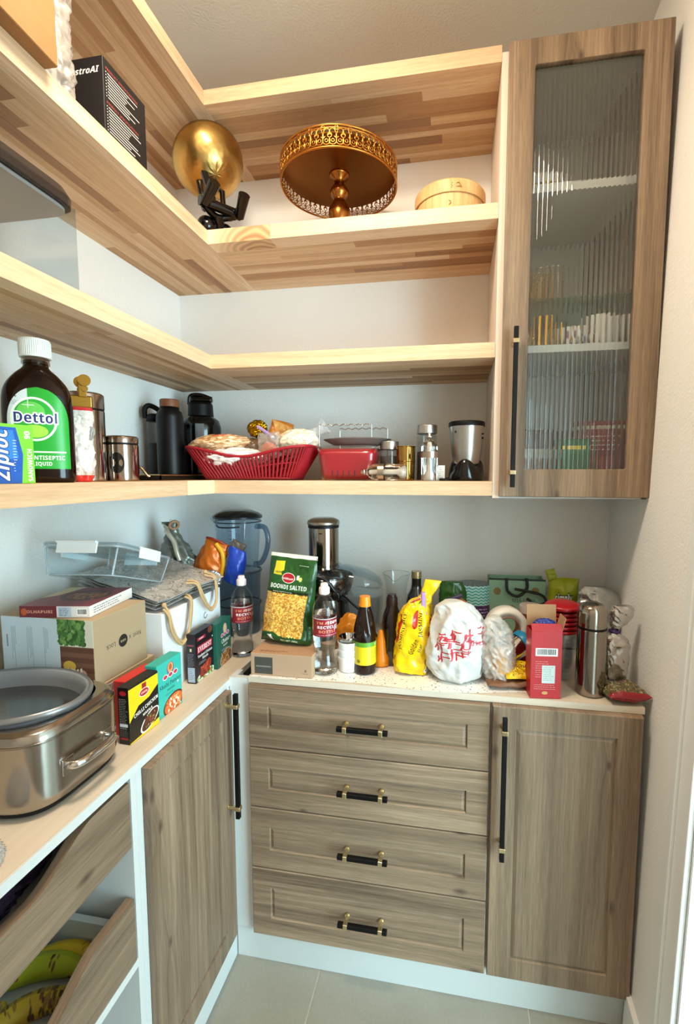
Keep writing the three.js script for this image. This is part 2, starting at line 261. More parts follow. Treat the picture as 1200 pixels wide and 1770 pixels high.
butcher('wooden_shelf', 'topmost butcher block shelf running along the left wall', 0, dL, 0, ZL, yA, 2, 11);
butcher('wooden_shelf', 'topmost butcher block shelf on the back wall, above the gold cake stand', dL, xP, 0, dB, yA, 0, 12);
butcher('wooden_shelf', 'butcher block shelf on left wall carrying black printed box and gold bowl', 0, dL, 0, ZL, yB, 2, 13);
butcher('wooden_shelf', 'butcher block shelf on back wall carrying the gold cake stand', dL, xP, 0, dB, yB, 0, 14, 0.2);
butcher('wooden_shelf', 'butcher block shelf on left wall carrying clear dark-lidded container', 0, dL, 0, ZL, yC, 2, 15);
butcher('wooden_shelf', 'empty butcher block shelf on the back wall above the red basket', dL, xP, 0, dB, yC, 0, 16);
butcher('wooden_shelf', 'lowest butcher block shelf on left wall, carrying bottle and steel canisters', 0, dL, 0, ZL, yD, 2, 17, 0.5);
butcher('wooden_shelf', 'lowest butcher block shelf on back wall, carrying red basket and blender', dL, xP, 0, dB, yD, 0, 18);
// ---------------------------------------------------------------- cabinet doors and drawers
// front with a framed, sunken centre; faces +z, origin at its lower left back corner
function panelFront(w, h, th, fr, axis, off, sink = 0.006, bev = 0.009) {
  const P = [], I = []; const q = (x, y, z) => { P.push(x, y, z); return P.length / 3 - 1; };
  const ring = (i, z) => [[i, i], [w - i, i], [w - i, h - i], [i, h - i]].map(([x, y]) => [x, y, z]);
  const rings = [ring(0, 0), ring(0, th - 0.0025), ring(0.0025, th), ring(fr, th), ring(fr + 0.003, th - sink), ring(fr + 0.003 + bev, th - sink + 0.0045), ring(fr + 0.005 + bev, th - sink + 0.0045)];
  for (let k = 0; k < rings.length - 1; k++) for (let e = 0; e < 4; e++) { const a = rings[k][e], b = rings[k][(e + 1) % 4], c = rings[k + 1][(e + 1) % 4], d = rings[k + 1][e]; const s = [q(...a), q(...b), q(...c), q(...d)]; I.push(s[0], s[1], s[2], s[0], s[2], s[3]); }
  for (const [r, f] of [[rings[0], 1], [rings[rings.length - 1], 0]]) { const s = r.map(v => q(...v)); f ? I.push(s[0], s[2], s[1], s[0], s[3], s[2]) : I.push(s[0], s[1], s[2], s[0], s[2], s[3]); }
  const g = new THREE.BufferGeometry(); g.setAttribute('position', new THREE.Float32BufferAttribute(P, 3)); g.setIndex(I); const n = g.toNonIndexed(); n.computeVertexNormals(); return uvm(n, axis, off);
}
// bar handle along y, standing off +z; origin at the middle of its foot on the door
function handle(parent, x, y, z, L, a, b, horizontal) {
  const bar = rbox(0.012, L, 0.012, 0.0015, 0, 0, 0.030), pg = [a, b].map(o => M([rbox(0.009, 0.009, 0.03, 0.002, 0, o, 0.014), rbox(0.0165, 0.012, 0.0165, 0.002, 0, o, 0.030), T(cyl(0.008, 0.008, 0.003, 0, 18), [0, o, 0], [Math.PI / 2, 0, 0])]));
  const bm = obj('handle_bar', horizontal ? bar.rotateZ(-Math.PI / 2) : bar, BLACK, parent); bm.position.set(x, y, z); bm.userData.label = 'matt black bar handle';
  for (const g of pg) { const p = obj('handle_post', horizontal ? g.rotateZ(-Math.PI / 2) : g, GOLD, parent); p.position.set(x, y, z); }
}
const zC = 0.512, TOEH = 0.1;
{ // drawer unit
  const t = thing('drawer_cabinet', 'grey oak base cabinet with four drawers and black handles', 'cabinet', [0.505, 0, 0]);
  const w = 0.67;
  obj('carcass', [span(0, 0.016, TOEH, 0.862, 0.01, zC), span(w - 0.016, w, TOEH, 0.862, 0.01, zC), span(0.016, w - 0.016, TOEH, TOEH + 0.016, 0.01, zC), span(0.016, w - 0.016, TOEH, 0.862, 0.01, 0.016), span(0.016, w - 0.016, 0.846, 0.862, 0.4, zC)], MELA, t);
  const ys = [0.8625, 0.6809, 0.502, 0.3162, 0.1032], hy = [0.777, 0.594, 0.413, 0.212];
  for (let k = 0; k < 4; k++) {
    const h = ys[k] - ys[k + 1] - 0.003, W = 1.1727 - 0.509, y0 = ys[k + 1] + 0.0015;
    const d = obj('drawer_front', panelFront(W, h, 0.02, 0.056, 0, [k * 0.31 + 0.1, k * 0.77]), LAM, t); d.position.set(0.004, y0, zC + 0.002);
    handle(d, 0.842 - 0.509, hy[k] - y0, 0.02, 0.138, -0.047, 0.05, true);
  }
}
{ // right base cabinet with one door
  const t = thing('base_cabinet', 'base cabinet with tall single oak door under the steel flask', 'cabinet', [1.176, 0, 0]);
  const w = 0.364;
  obj('carcass', [span(0, 0.016, TOEH, 0.862, 0.01, zC), span(w - 0.016, w, TOEH, 0.862, 0.01, zC), span(0.016, w - 0.016, TOEH, TOEH + 0.016, 0.01, zC), span(0.016, w - 0.016, TOEH, 0.862, 0.01, 0.016)], MELA, t);
  const d = obj('door', panelFront(0.359, 0.759, 0.02, 0.058, 1, [0.13, 0.3]), LAM, t); d.position.set(0.003, 0.1032, zC + 0.002);
  handle(d, 1.207 - 1.179, 0.657 - 0.1032, 0.02, 0.382, 0.153, -0.158, false);
}
{ // corner base cabinet on the left run; its door faces the room
  const t = thing('base_cabinet', 'corner base cabinet with oak door beside the open pull-outs', 'cabinet', [0, 0, 0]);
  obj('carcass', [span(0.01, 0.442, TOEH, 0.846, 0.888, 0.905), span(0.01, 0.442, TOEH, 0.846, 0.05, 0.066), span(0.01, 0.442, TOEH, TOEH + 0.016, 0.066, 0.888), span(0.01, 0.016, TOEH, 0.846, 0.066, 0.888), span(0.424, 0.442, TOEH, 0.846, 0.515, 0.53)], MELA, t);
  const d = obj('door', panelFront(0.352, 0.745, 0.019, 0.058, 1, [0.37, 0.62]), LAM, t); d.position.set(0.4435, 0.1, 0.889); d.rotation.y = Math.PI / 2;
  handle(d, 0.352 - 0.038, 0.575, 0.019, 0.36, 0.145, -0.15, false);
}
solo('corner_filler', 'white corner filler post between oak door and drawer stack', 'filler', [span(0.4425, 0.5045, TOEH, 0.872, 0.496, 0.513), span(0.4425, 0.46, TOEH, 0.872, 0.46, 0.496)], MELA);
struct('baseboard_back', span(0.448, 1.552, 0, TOEH - 0.001, 0.494, 0.511), MELA2);
struct('baseboard_left', span(0.428, 0.4445, 0, TOEH - 0.001, 0.4945, 1.9), MELA2);
{ // open cabinet with two pull-outs
  const t = thing('open_cabinet', 'white open base cabinet holding two scalloped pull-out drawers', 'cabinet', [0, 0, 0]);
  obj('carcass', [span(0.01, 0.442, 0.1, 0.846, 0.9052, 0.921), span(0.01, 0.442, 0.1, 0.846, 1.78, 1.796), span(0.01, 0.442, 0.1, 0.116, 0.921, 1.78), span(0.01, 0.016, 0.116, 0.846, 0.921, 1.78)], MELA, t);
  obj('shelf_board', span(0.016, 0.442, 0.432, 0.45, 0.921, 1.78), MELA, t);
  // scalloped front: high at both ends, dipping between
  const front = (h, dip) => { const p = [], L = 0.85, n = 14; p.push([0, 0], [L, 0], [L, h]); const S = f => f * f * (3 - 2 * f); p.push([L - 0.09, h]); for (let k = 1; k <= n; k++) p.push([L - 0.09 - 0.13 * k / n, h - dip * S(k / n)]); for (let k = 0; k <= n; k++) p.push([0.22 - 0.13 * k / n, h - dip * S(1 - k / n)]); p.push([0, h]); return ext(p, 0.018); };
  for (const [y, h, dip, off] of [[0.70, 0.137, 0.05, 0.1], [0.452, 0.135, 0.05, 0.5]]) {
    const d = obj('pull_out_front', uvm(front(h, dip), 0, [off, off * 2]), LAM, t); d.position.set(0.424, y, 0.925 + 0.85); d.rotation.y = Math.PI / 2;
    const b = obj('pull_out_box', [span(0.04, 0.424, y + 0.012, y + 0.022, 0.934, 1.77), span(0.04, 0.424, y + 0.022, y + 0.09, 0.934, 0.948), span(0.04, 0.424, y + 0.022, y + 0.09, 1.756, 1.77), span(0.028, 0.04, y + 0.012, y + 0.09, 0.934, 1.77)], MELA2, t);
  }
}
// worktops
solo('worktop', 'pale oak worktop with white edge along the left wall, under the roaster', 'worktop', uvm(span(0.002, 0.440, 0.847, 0.865, 0.002, 1.9), 2), WORKTOP).add((() => { const e = new THREE.Mesh(span(0.4402, 0.4445, 0.8465, 0.8648, 0.0, 1.9), MELA); e.name = 'edge_band'; e.userData.label = 'white edge band'; e.castShadow = e.receiveShadow = true; return e; })());
const K = 0.88, KS = 0.8814;
solo('worktop', 'pale oak worktop along the back wall, partly covered with speckled sheet', 'worktop', uvm(span(0.503, 1.545, 0.8632, K, 0.002, 0.5165), 0), WORKTOP);
{ // speckled sheet
  const R = rng(8), speck = print(1024, 512, (c, w, h) => { fill(c, '#f1ece6', 0, 0, w, h); dots(c, ['#2b2626', '#7a6a60', '#b39a86', '#8b8f96', '#c9b5a2', '#54423a'], 0, 0, w, h, 2600, 0.6, 2.6, R); }, 0.35);
  const g = new THREE.PlaneGeometry(0.80, 0.47, 60, 20).rotateX(-Math.PI / 2), p = g.attributes.position;
  for (let i = 0; i < p.count; i++) { const x = p.getX(i), z = p.getZ(i), f = cl((z - 0.1) / 0.13), e = cl((x - 0.15) / 0.25); p.setZ(i, z + f * (0.006 * Math.sin(x * 14) - 0.035 * e * e)); }
  g.computeVertexNormals(); solo('liner_sheet', 'white speckled liner sheet lying on the back worktop', 'liner', g, speck, [0.91, KS - 0.0007, 0.279]);
}
// ---------------------------------------------------------------- tall glass-front wall cabinet
const zU = 0.353;
{
  const t = thing('wall_cabinet', 'tall oak wall cabinet with reeded glass door', 'wall cabinet', [0, 0, 0]);
  const x0 = xP + 0.0005, x1 = 1.588, yb = 1.386, yt = 2.562;
  obj('side_panel', uvm(span(x0, x0 + 0.017, yb, yt, 0.002, zU), 1), mat(0xe4d6c8, 0.5), t);
  obj('side_panel', uvm(span(x1 - 0.016, x1, yb, yt, 0.002, zU), 1), LAM, t);
  obj('carcass', [span(x0 + 0.017, x1 - 0.016, yb, yb + 0.018, 0.002, zU - 0.001), span(x0 + 0.017, x1 - 0.016, yt - 0.018, yt, 0.002, zU - 0.001), span(x0 + 0.017, x1 - 0.016, yb + 0.018, yt - 0.018, 0.002, 0.01)], MELA, t);
  obj('shelf_board', span(x0 + 0.018, x1 - 0.017, 2.216, 2.238, 0.012, 0.325), MELA, t);
  obj('shelf_board', span(x0 + 0.018, x1 - 0.017, 1.792, 1.812, 0.012, 0.325), MELA, t);
  obj('glass_shelf', rbox(x1 - x0 - 0.036, 0.006, 0.26, 0.001, (x0 + x1) / 2, 1.953, 0.145), glassy(0xe6f2ee, 0.02), t).userData.label = 'clear glass shelf';
  const d = new THREE.Group(); d.name = 'door'; d.position.set(1.196, 1.391, zU + 0.0015); t.add(d);
  const W = 0.394, H = 1.177, th = 0.02, gx0 = 0.066, gx1 = 0.328, gy0 = 0.076, gy1 = 1.113;
  const sh = new THREE.Shape([[0, 0], [W, 0], [W, H], [0, H]].map(p => new THREE.Vector2(...p))), ho = new THREE.Path(); const rr = 0.006;
  ho.moveTo(gx0 + rr, gy0); ho.lineTo(gx1 - rr, gy0); ho.absarc(gx1 - rr, gy0 + rr, rr, -Math.PI / 2, 0); ho.lineTo(gx1, gy1 - rr); ho.absarc(gx1 - rr, gy1 - rr, rr, 0, Math.PI / 2); ho.lineTo(gx0 + rr, gy1); ho.absarc(gx0 + rr, gy1 - rr, rr, Math.PI / 2, Math.PI); ho.lineTo(gx0, gy0 + rr); ho.absarc(gx0 + rr, gy0 + rr, rr, Math.PI, Math.PI * 1.5);
  sh.holes.push(ho);
  obj('door_frame', uvm(new THREE.ExtrudeGeometry(sh, { depth: th - 0.004, bevelEnabled: true, bevelSize: 0.002, bevelThickness: 0.002, bevelOffset: -0.002, bevelSegments: 2, curveSegments: 6 }).translate(0, 0, 0.002), 1, [0.22, 0.1]), LAM, d);
  // reeded pane: flutes on its front, flat back
  const n = 23, per = 8, P = [], I = [], w = gx1 - gx0 + 0.016, h0 = gy0 - 0.008, h1 = gy1 + 0.008;
  for (let k = 0; k <= n * per; k++) { const x = gx0 - 0.008 + w * k / (n * per), f = (k % per) / per, z = 0.009 + 0.0016 * Math.sin(Math.PI * f); for (const y of [h0, h1]) P.push(x, y, z, x, y, 0.005); }
  for (let k = 0; k < n * per; k++) { const a = k * 4, b = a + 4; I.push(a, b, b + 2, a, b + 2, a + 2, a + 1, b + 3, b + 1, a + 1, a + 3, b + 3, a, a + 1, b + 1, a, b + 1, b, a + 2, b + 2, b + 3, a + 2, b + 3, a + 3); }
  { const e = n * per * 4; I.push(0, 2, 3, 0, 3, 1, e, e + 1, e + 3, e, e + 3, e + 2); }
  let g = new THREE.BufferGeometry(); g.setAttribute('position', new THREE.Float32BufferAttribute(P, 3)); g.setIndex(I); g = g.toNonIndexed(); g.computeVertexNormals();
  obj('reeded_pane', g, new THREE.MeshPhysicalMaterial({ color: 0xf6f8f6, roughness: 0.0, transmission: 1, thickness: 0.006, ior: 1.5 }), d).userData.label = 'vertically reeded clear glass';
  handle(d, 1.228 - 1.196, 1.6305 - 1.391, th, 0.425, 0.175, -0.172, false);
}
// ---------------------------------------------------------------- things on the upper shelves
const SB = yB + ST + 0.0003, SC = yC + ST + 0.0003, SD = yD + ST + 0.0003;
// printed cardboard box; faces given as materials for +x, -x, +y, -y, +z, -z
function carton(name, label, category, [w, h, d], faces, p, ry = 0, group) {
  const m = ['px', 'nx', 'py', 'ny', 'pz', 'nz'].map(k => faces[k] || faces.all);
  return solo(name, label, category, new RoundedBoxGeometry(w, h, d, 1, 0.0012).translate(0, h / 2, 0), m, p, ry, group);
}
{ // brown shipping carton that juts out over the shelf edge
  const t = thing('shipping_carton', 'large orange-brown shipping carton overhanging the edge of the shelf on the left wall', 'carton', [0.185, SB, 1.075], 0.03);
  const R = rng(3), cm = print(256, 256, (c, w, h) => { fill(c, '#96683c', 0, 0, w, h); for (let k = 0; k < 60; k++) { c.globalAlpha = 0.06; fill(c, k % 2 ? '#7e5430' : '#b08054', R() * w, R() * h, 20 + R() * 90, 4 + R() * 30); } c.globalAlpha = 1; }, 0.75);
  obj('carton_body', rbox(0.34, 0.33, 0.33, 0.003, 0, 0.1652, 0), cm, t);
  obj('tape', span(-0.03, 0.03, 0.3302, 0.3308, -0.164, 0.164), mat(0xc8a878, 0.25), t);
  obj('torn_label', [rbox(0.0008, 0.014, 0.02, 0.0003, 0.1704, 0.10, -0.02), rbox(0.0008, 0.006, 0.012, 0.0003, 0.1704, 0.088, -0.012)], mat(0xf2efe8, 0.6), t);
}
{ // bubble wrap hanging between the carton and the black box
  const t = thing('bubble_wrap', 'crinkled clear bubble wrap hanging between shipping carton and black box', 'bubble wrap', [0.268, SB, 0.835], 0.1);
  obj('film', loft([{ y: 0.0, rx: 0.03, rz: 0.035 }, { y: 0.06, rx: 0.038, rz: 0.038 }, { y: 0.15, rx: 0.03, rz: 0.04 }, { y: 0.24, rx: 0.036, rz: 0.038 }, { y: 0.31, rx: 0.02, rz: 0.03 }], { amp: 0.016, freq: 60, ridge: true, seed: 4, seg: 72, sub: 12 }), glassy(0xe9e4de, 0.25, { transmission: 0.75 }), t);
}
{ // black printed box
  const R = rng(17), W = 256;
  const side = print(256, 320, (c, w, h) => {
    fill(c, '#141314', 0, 0, w, h); const sec = (y, n) => { tx(c, 'PRODUCT SPECIFICATIONS', 14, y, 15, '#b5443c', { align: 'left' }); for (let k = 0; k < n; k++) { fill(c, '#e8e6e2', 14, y + 15 + k * 12, 4, 4); fill(c, '#cfcac4', 24, y + 15 + k * 12, 90 + R() * 130, 4); } };
    sec(34, 9); sec(170, 9);
  }, 0.5);
  const end = print(200, 320, (c, w, h) => { fill(c, '#151415', 0, 0, w, h); tx(c, 'AstroAI', 118, 50, 34, '#f2efe9', { italic: true }); c.strokeStyle = '#f2efe9'; c.lineWidth = 3; for (let k = 0; k < 8; k++) { c.beginPath(); const a = k * Math.PI / 4; c.moveTo(34 + 5 * Math.cos(a), 50 + 5 * Math.sin(a)); c.lineTo(34 + 16 * Math.cos(a), 50 + 16 * Math.sin(a)); c.stroke(); } }, 0.5);
  carton('retail_box', 'black printed retail box with white logo standing on the shelf of the left wall', 'box', [0.115, 0.165, 0.138], { px: side, pz: end, all: mat(0x141314, 0.5) }, [0.252, SB, 0.674]);
}
{ // hammered gold bowl leaning on a black easel
  const t = thing('gold_bowl', 'hammered gold bowl leaning on a black stand', 'bowl', [0.30, SB, 0.27], 0.9);
  const pts = [[0, 0]]; for (let k = 1; k <= 16; k++) { const a = k / 16 * 1.35; pts.push([0.118 * Math.sin(a) / Math.sin(1.35), 0.088 * (1 - Math.cos(a)) / (1 - Math.cos(1.35))]); } for (let k = 15; k >= 0; k--) { const a = k / 16 * 1.35; pts.push([0.114 * Math.sin(a) / Math.sin(1.35), 0.004 + 0.0845 * (1 - Math.cos(a)) / (1 - Math.cos(1.35))]); }
  const dent = dataTex(256, 256, (u, v) => { const k = 128 + 110 * tile((a, b) => nz(a * 12, b * 9, 2) + 0.4 * nz(a * 26, b * 20, 3), u, v); return [k, k, k]; }, false);
  const b = obj('bowl_shell', lathe(pts, 64), mat(0xc6a260, 0.3, 1, { bumpMap: dent, bumpScale: 0.003 }), t); b.scale.setScalar(0.94); b.position.set(0.0, 0.196, 0.03); b.rotation.set(-0.72, 0, 0);
  obj('stand', [tube([[-0.05, 0.1, 0.1], [-0.045, 0.085, 0.06], [-0.04, 0.08, 0.03], [-0.035, 0.13, 0.0], [-0.04, 0.21, -0.02]], 0.0085), tube([[0.05, 0.1, 0.1], [0.045, 0.085, 0.06], [0.04, 0.08, 0.03], [0.035, 0.13, 0.0], [0.04, 0.21, -0.02]], 0.0085), T(cyl(0.014, 0.017, 0.07), [-0.055, 0.075, 0.07], [1.0, 0, -0.2]), T(cyl(0.014, 0.017, 0.07), [0.055, 0.075, 0.07], [1.0, 0, 0.3]), tube([[-0.05, 0.082, 0.05], [0, 0.07, 0.03], [0.05, 0.082, 0.05]], 0.011), rbox(0.11, 0.022, 0.1, 0.009, 0, 0.0112, 0.0), tube([[0, 0.02, 0.0], [0.012, 0.045, 0.01], [0, 0.075, 0.03]], 0.02), sph(0.03, -0.03, 0.036, 0.02), sph(0.028, 0.032, 0.04, 0.01), T(cyl(0.015, 0.015, 0.13, -0.065, 20), [0, 0.088, 0.055], [0, 0, Math.PI / 2]), T(rbox(0.02, 0.1, 0.016, 0.005), [-0.045, 0.125, 0.075], [-0.35, 0, 0.1])], BLACKGLOSS, t);
}
{ // gold cake stand with pierced skirt
  const t = thing('cake_stand', 'antique gold pedestal cake stand with pierced filigree skirt', 'cake stand', [0.70, SB, 0.215]);
  const G = mat(0xc2843a, 0.3, 1), GD = mat(0x8a5c26, 0.36, 1), R0 = 0.18, yT = 0.222, yS = 0.165;
  obj('pedestal', lathe([[0, 0], [0.07, 0], [0.07, 0.006], [0.05, 0.012], [0.024, 0.02], [0.018, 0.034], [0.027, 0.05], [0.036, 0.072], [0.034, 0.095], [0.022, 0.115], [0.016, 0.126], [0.026, 0.137], [0.03, 0.148], [0.024, 0.16], [0.015, 0.17], [0.016, 0.182], [0.03, 0.192], [0.034, 0.2], [0, 0.2]], 40).scale(1, 1.02, 1), mat(0xa56c34, 0.25, 1), t);
  obj('plate', [lathe([[0, yS + 0.036], [R0 - 0.003, yS + 0.036], [R0 - 0.001, yS + 0.04], [0, yS + 0.042]], 72)], GD, t);
  obj('rim', [torus(R0, 0.0032, yT, 96), torus(R0, 0.0032, yS, 96), torus(R0, 0.002, (yT + yS) / 2 + 0.021, 96, 6)], G, t);
  const lace = [], n = 30; const H = yT - yS, put = (g, a, y, rot = 0) => { g.rotateZ(rot); g.translate(0, y, R0); g.rotateY(a); lace.push(g); };
  for (let k = 0; k < n; k++) {
    const a = k / n * Math.PI * 2, d = Math.PI * 2 / n;
    for (const s of [-1, 1]) {
      put(new THREE.TorusGeometry(0.0105, 0.0017, 5, 16, 4.9), a + s * d * 0.26, yS + 0.0165, s > 0 ? 1.9 : 2.6);
      put(new THREE.TorusGeometry(0.0085, 0.0016, 5, 14, 4.9), a + s * d * 0.3, yS + 0.0385, s > 0 ? 4.9 : 6.0);
      put(new THREE.TorusGeometry(0.0042, 0.0014, 4, 10), a + s * d * 0.26, yS + 0.0165);
    }
    
    put(new THREE.SphereGeometry(0.0045, 8, 6).scale(0.7, 2.2, 0.4), a, yS + 0.03); put(new THREE.SphereGeometry(0.004, 8, 6).scale(0.7, 2, 0.4), a + d / 2, yS + 0.014); put(new THREE.TorusGeometry(0.0052, 0.0014, 4, 12), a, yT - 0.0075); put(new THREE.TorusGeometry(0.006, 0.0014, 4, 12), a + d / 2, yS + 0.03);
  }
  obj('filigree_skirt', lace, G, t).userData.label = 'openwork gold filigree band';
}
{ // bamboo steamer
  const t = thing('bamboo_steamer', 'pale round bamboo steamer with lid on back shelf', 'steamer', [1.045, SB, 0.2]);
  const bm = mat(0xf6e2b8, 0.55, 0, { map: stave[0] });
  obj('basket', lathe([[0.0, 0.004], [0.098, 0.004], [0.1, 0], [0.103, 0], [0.103, 0.07], [0.099, 0.07]], 64), bm, t);
  obj('hoop', [lathe([[0.103, 0.0], [0.1055, 0.0], [0.1055, 0.02], [0.103, 0.02]], 64)], mat(0xd9b67c, 0.6), t);
  const l = obj('lid', lathe([[0.104, 0.068], [0.107, 0.068], [0.107, 0.1], [0.103, 0.106], [0.06, 0.113], [0, 0.115]], 64), bm, t);
  obj('stitching', [T(tube([[-0.008, 0.004, 0], [0.002, 0.006, 0.001], [0.008, -0.006, 0]], 0.0011, 10, 5), [0.025, 0.084, 0.1045]), T(tube([[-0.009, 0.0, 0], [0.004, 0.001, 0.001], [0.009, 0.004, 0]], 0.0011, 10, 5), [0.025, 0.08, 0.1045]), ...[0, 1, 2, 3].map(k => sph(0.0014, 0.006 + (k % 2) * 0.002, 0.078 + k * 0.004, 0.107, 6, 4))], mat(0xa8843f, 0.7), l);
  obj('stitch_loop', T(tube([[-0.003, 0.006, 0], [0.003, 0, 0.002], [-0.003, -0.007, 0]], 0.0012, 10, 5), [0.002, 0.04, 0.103]), mat(0xa8843f, 0.7), t);
}
{ // clear storage box with a smoky lid
  const t = thing('storage_container', 'clear plastic storage container with smoky dark lid', 'container', [0.185, SC, 0.948], 0);
  const w = 0.23, d = 0.24, h = 0.172;
  obj('clear_body', [rbox(w, 0.003, d, 0.001, 0, 0.002, 0), rbox(0.0025, h, d, 0.001, w / 2, h / 2, 0), rbox(0.0025, h, d, 0.001, -w / 2, h / 2, 0), rbox(w, h, 0.0025, 0.001, 0, h / 2, d / 2), rbox(w, h, 0.0025, 0.001, 0, h / 2, -d / 2)], CLEARP, t);
  obj('lid', [loft([{ y: h - 0.006, rx: w / 2 + 0.004, rz: d / 2 + 0.004, p: 9 }, { y: h + 0.012, rx: w / 2 + 0.005, rz: d / 2 + 0.005, p: 9 }, { y: h + 0.03, rx: w / 2 - 0.004, rz: d / 2 - 0.004, p: 9 }, { y: h + 0.034, rx: w / 2 - 0.02, rz: d / 2 - 0.02, p: 9 }], { linear: true, seg: 72 })], mat(0x2a2422, 0.25), t).userData.label = 'smoky dark brown lid';
  obj('lid_seal', T(loft([{ y: 0, rx: w / 2 - 0.004, rz: d / 2 - 0.004, p: 9 }, { y: 0.008, rx: w / 2 - 0.004, rz: d / 2 - 0.004, p: 9 }], { linear: true, seg: 60 }), [0, h - 0.015, 0]), mat(0xb9b4ae, 0.4), t);
}
// ---------------------------------------------------------------- lowest shelf, left wall
{ // antiseptic bottle
  const t = thing('antiseptic_bottle', 'large brown antiseptic bottle with green label and white cap', 'bottle', [0.226, SD, 0.868], 0.78);
  const w = 0.06, d = 0.034, S = (y, k, kd = k, p = 3.2) => ({ y, rx: w * k, rz: d * kd, p });
  obj('bottle_body', loft([S(0, 0.9, 0.85), S(0.004, 0.97, 0.95), S(0.02, 1, 1), S(0.09, 1, 1), S(0.15, 1, 1), S(0.18, 0.96, 0.97), S(0.2, 0.84, 0.9, 2.8), S(0.218, 0.62, 0.8, 2.4), S(0.23, 0.42, 0.68, 2), S(0.236, 0.36, 0.6, 2), S(0.246, 0.35, 0.59, 2)], { seg: 64 }), mat(0x140502, 0.1, 0, { specularIntensity: 0.7 }), t);
  obj('collar', cyl(0.0245, 0.0235, 0.012, 0.24, 36), glassy(0xd8cfc4, 0.1), t);
  const cap = [cyl(0.027, 0.0262, 0.036, 0.2525, 48)]; for (let k = 0; k < 48; k++) cap.push(T(box(0.0012, 0.03, 0.0016), [0, 0.27, 0.0268], [0, 0, 0]).rotateY(k / 48 * Math.PI * 2));
  obj('cap', cap, mat(0xf4f4f2, 0.4), t).userData.label = 'white ribbed screw cap';
  const lm = print(440, 640, (c, w, h) => {
    fill(c, '#17a02c', 0, 0, w, h); poly(c, '#d9e2e6', [[0, 0], [150, 0], [150, 150], [40, 330], [0, 420]]);
    tx(c, '+', 66, 80, 40, '#3b4a63'); dashes(c, '#7c8a95', 26, 112, 80, 4, 9, rng(2), 3);
    ell(c, 190, 250, 168, 172, '#f4fbef'); ell(c, 190, 250, 150, 155, '#1fa233'); ell(c, 170, 195, 100, 80, '#62c455'); fill(c, '#f4fbef', 148, 95, 5, 70); fill(c, '#f4fbef', 110, 140, 84, 5);
    ell(c, 190, 345, 96, 50, '#9fd64a');
    tx(c, 'Dettol', 200, 240, 108, '#1b2c70', { stroke: '#ffffff', lw: 20 });
    fill(c, '#eaf5e6', 150, 500, 260, 12); tx(c, 'ANTISEPTIC', 270, 552, 46, '#f4fbef'); tx(c, 'LIQUID', 230, 600, 42, '#f4fbef');
  }, 0.3);
  const ls = new THREE.Shape(); ls.moveTo(-0.046, 0.028); ls.lineTo(0.044, 0.028); ls.quadraticCurveTo(0.05, 0.028, 0.05, 0.036); ls.lineTo(0.05, 0.12); ls.quadraticCurveTo(0.048, 0.188, 0.0, 0.19); ls.quadraticCurveTo(-0.048, 0.188, -0.05, 0.12); ls.lineTo(-0.05, 0.034); ls.quadraticCurveTo(-0.05, 0.028, -0.046, 0.028);
  const g = new THREE.ShapeGeometry(ls, 16), p = g.attributes.position, uv = g.attributes.uv;
  // refine into a curved sheet that hugs the bottle
  const gg = new THREE.PlaneGeometry(0.1, 0.162, 40, 40), q = gg.attributes.position, cut = [];
  for (let i = 0; i < q.count; i++) { const u = q.getX(i) / 0.05, y = q.getY(i) + 0.109, f = cl((y - 0.12) / 0.07), lim = Math.sqrt(Math.max(0, 1 - Math.pow(f, 2.2))); const x = u * 0.05 * Math.max(lim, 0.04), k = Math.min(1, Math.abs(x) / w); q.setXYZ(i, x, y, d * Math.pow(1 - Math.pow(k, 3.2), 1 / 3.2) * (y > 0.15 ? 1 - 0.03 * Math.pow((y - 0.15) / 0.03, 2) : 1) + 0.0007); gg.attributes.uv.setXY(i, 0.5 + x / 0.1, (y - 0.028) / 0.162); }
  gg.computeVertexNormals(); obj('front_label', gg, lm, t);
}
{ // zip bag carton
  const f = print(512, 300, (c, w, h) => {
    fill(c, '#1b58b8', 0, 0, w, h); poly(c, '#79cf3c', [[430, 0], [512, 0], [512, 300], [448, 300], [460, 150]]); fill(c, '#79cf3c', 0, 0, w, 16); poly(c, '#2f7fd6', [[0, 60], [420, 30], [440, 170], [0, 250]]);
    tx(c, 'Ziploc', 362, 160, 90, '#ffffff', { rot: -Math.PI / 2, italic: true, stroke: '#12397c', lw: 8 }); tx(c, 'SANDWICH', 490, 205, 32, '#ffffff', { rot: -Math.PI / 2 }); tx(c, '90', 484, 50, 38, '#ffffff', { rot: -Math.PI / 2 });
    dashes(c, '#dce8f6', 416, 80, 8, 12, 14, rng(9), 3);
  }, 0.35);
  carton('sandwich_bag_box', 'blue and green sandwich bag box in front of brown antiseptic bottle', 'box', [0.052, 0.106, 0.185], { px: f, all: mat(0x74c63c, 0.4) }, [0.258, SD, 1.042], -0.22);
}
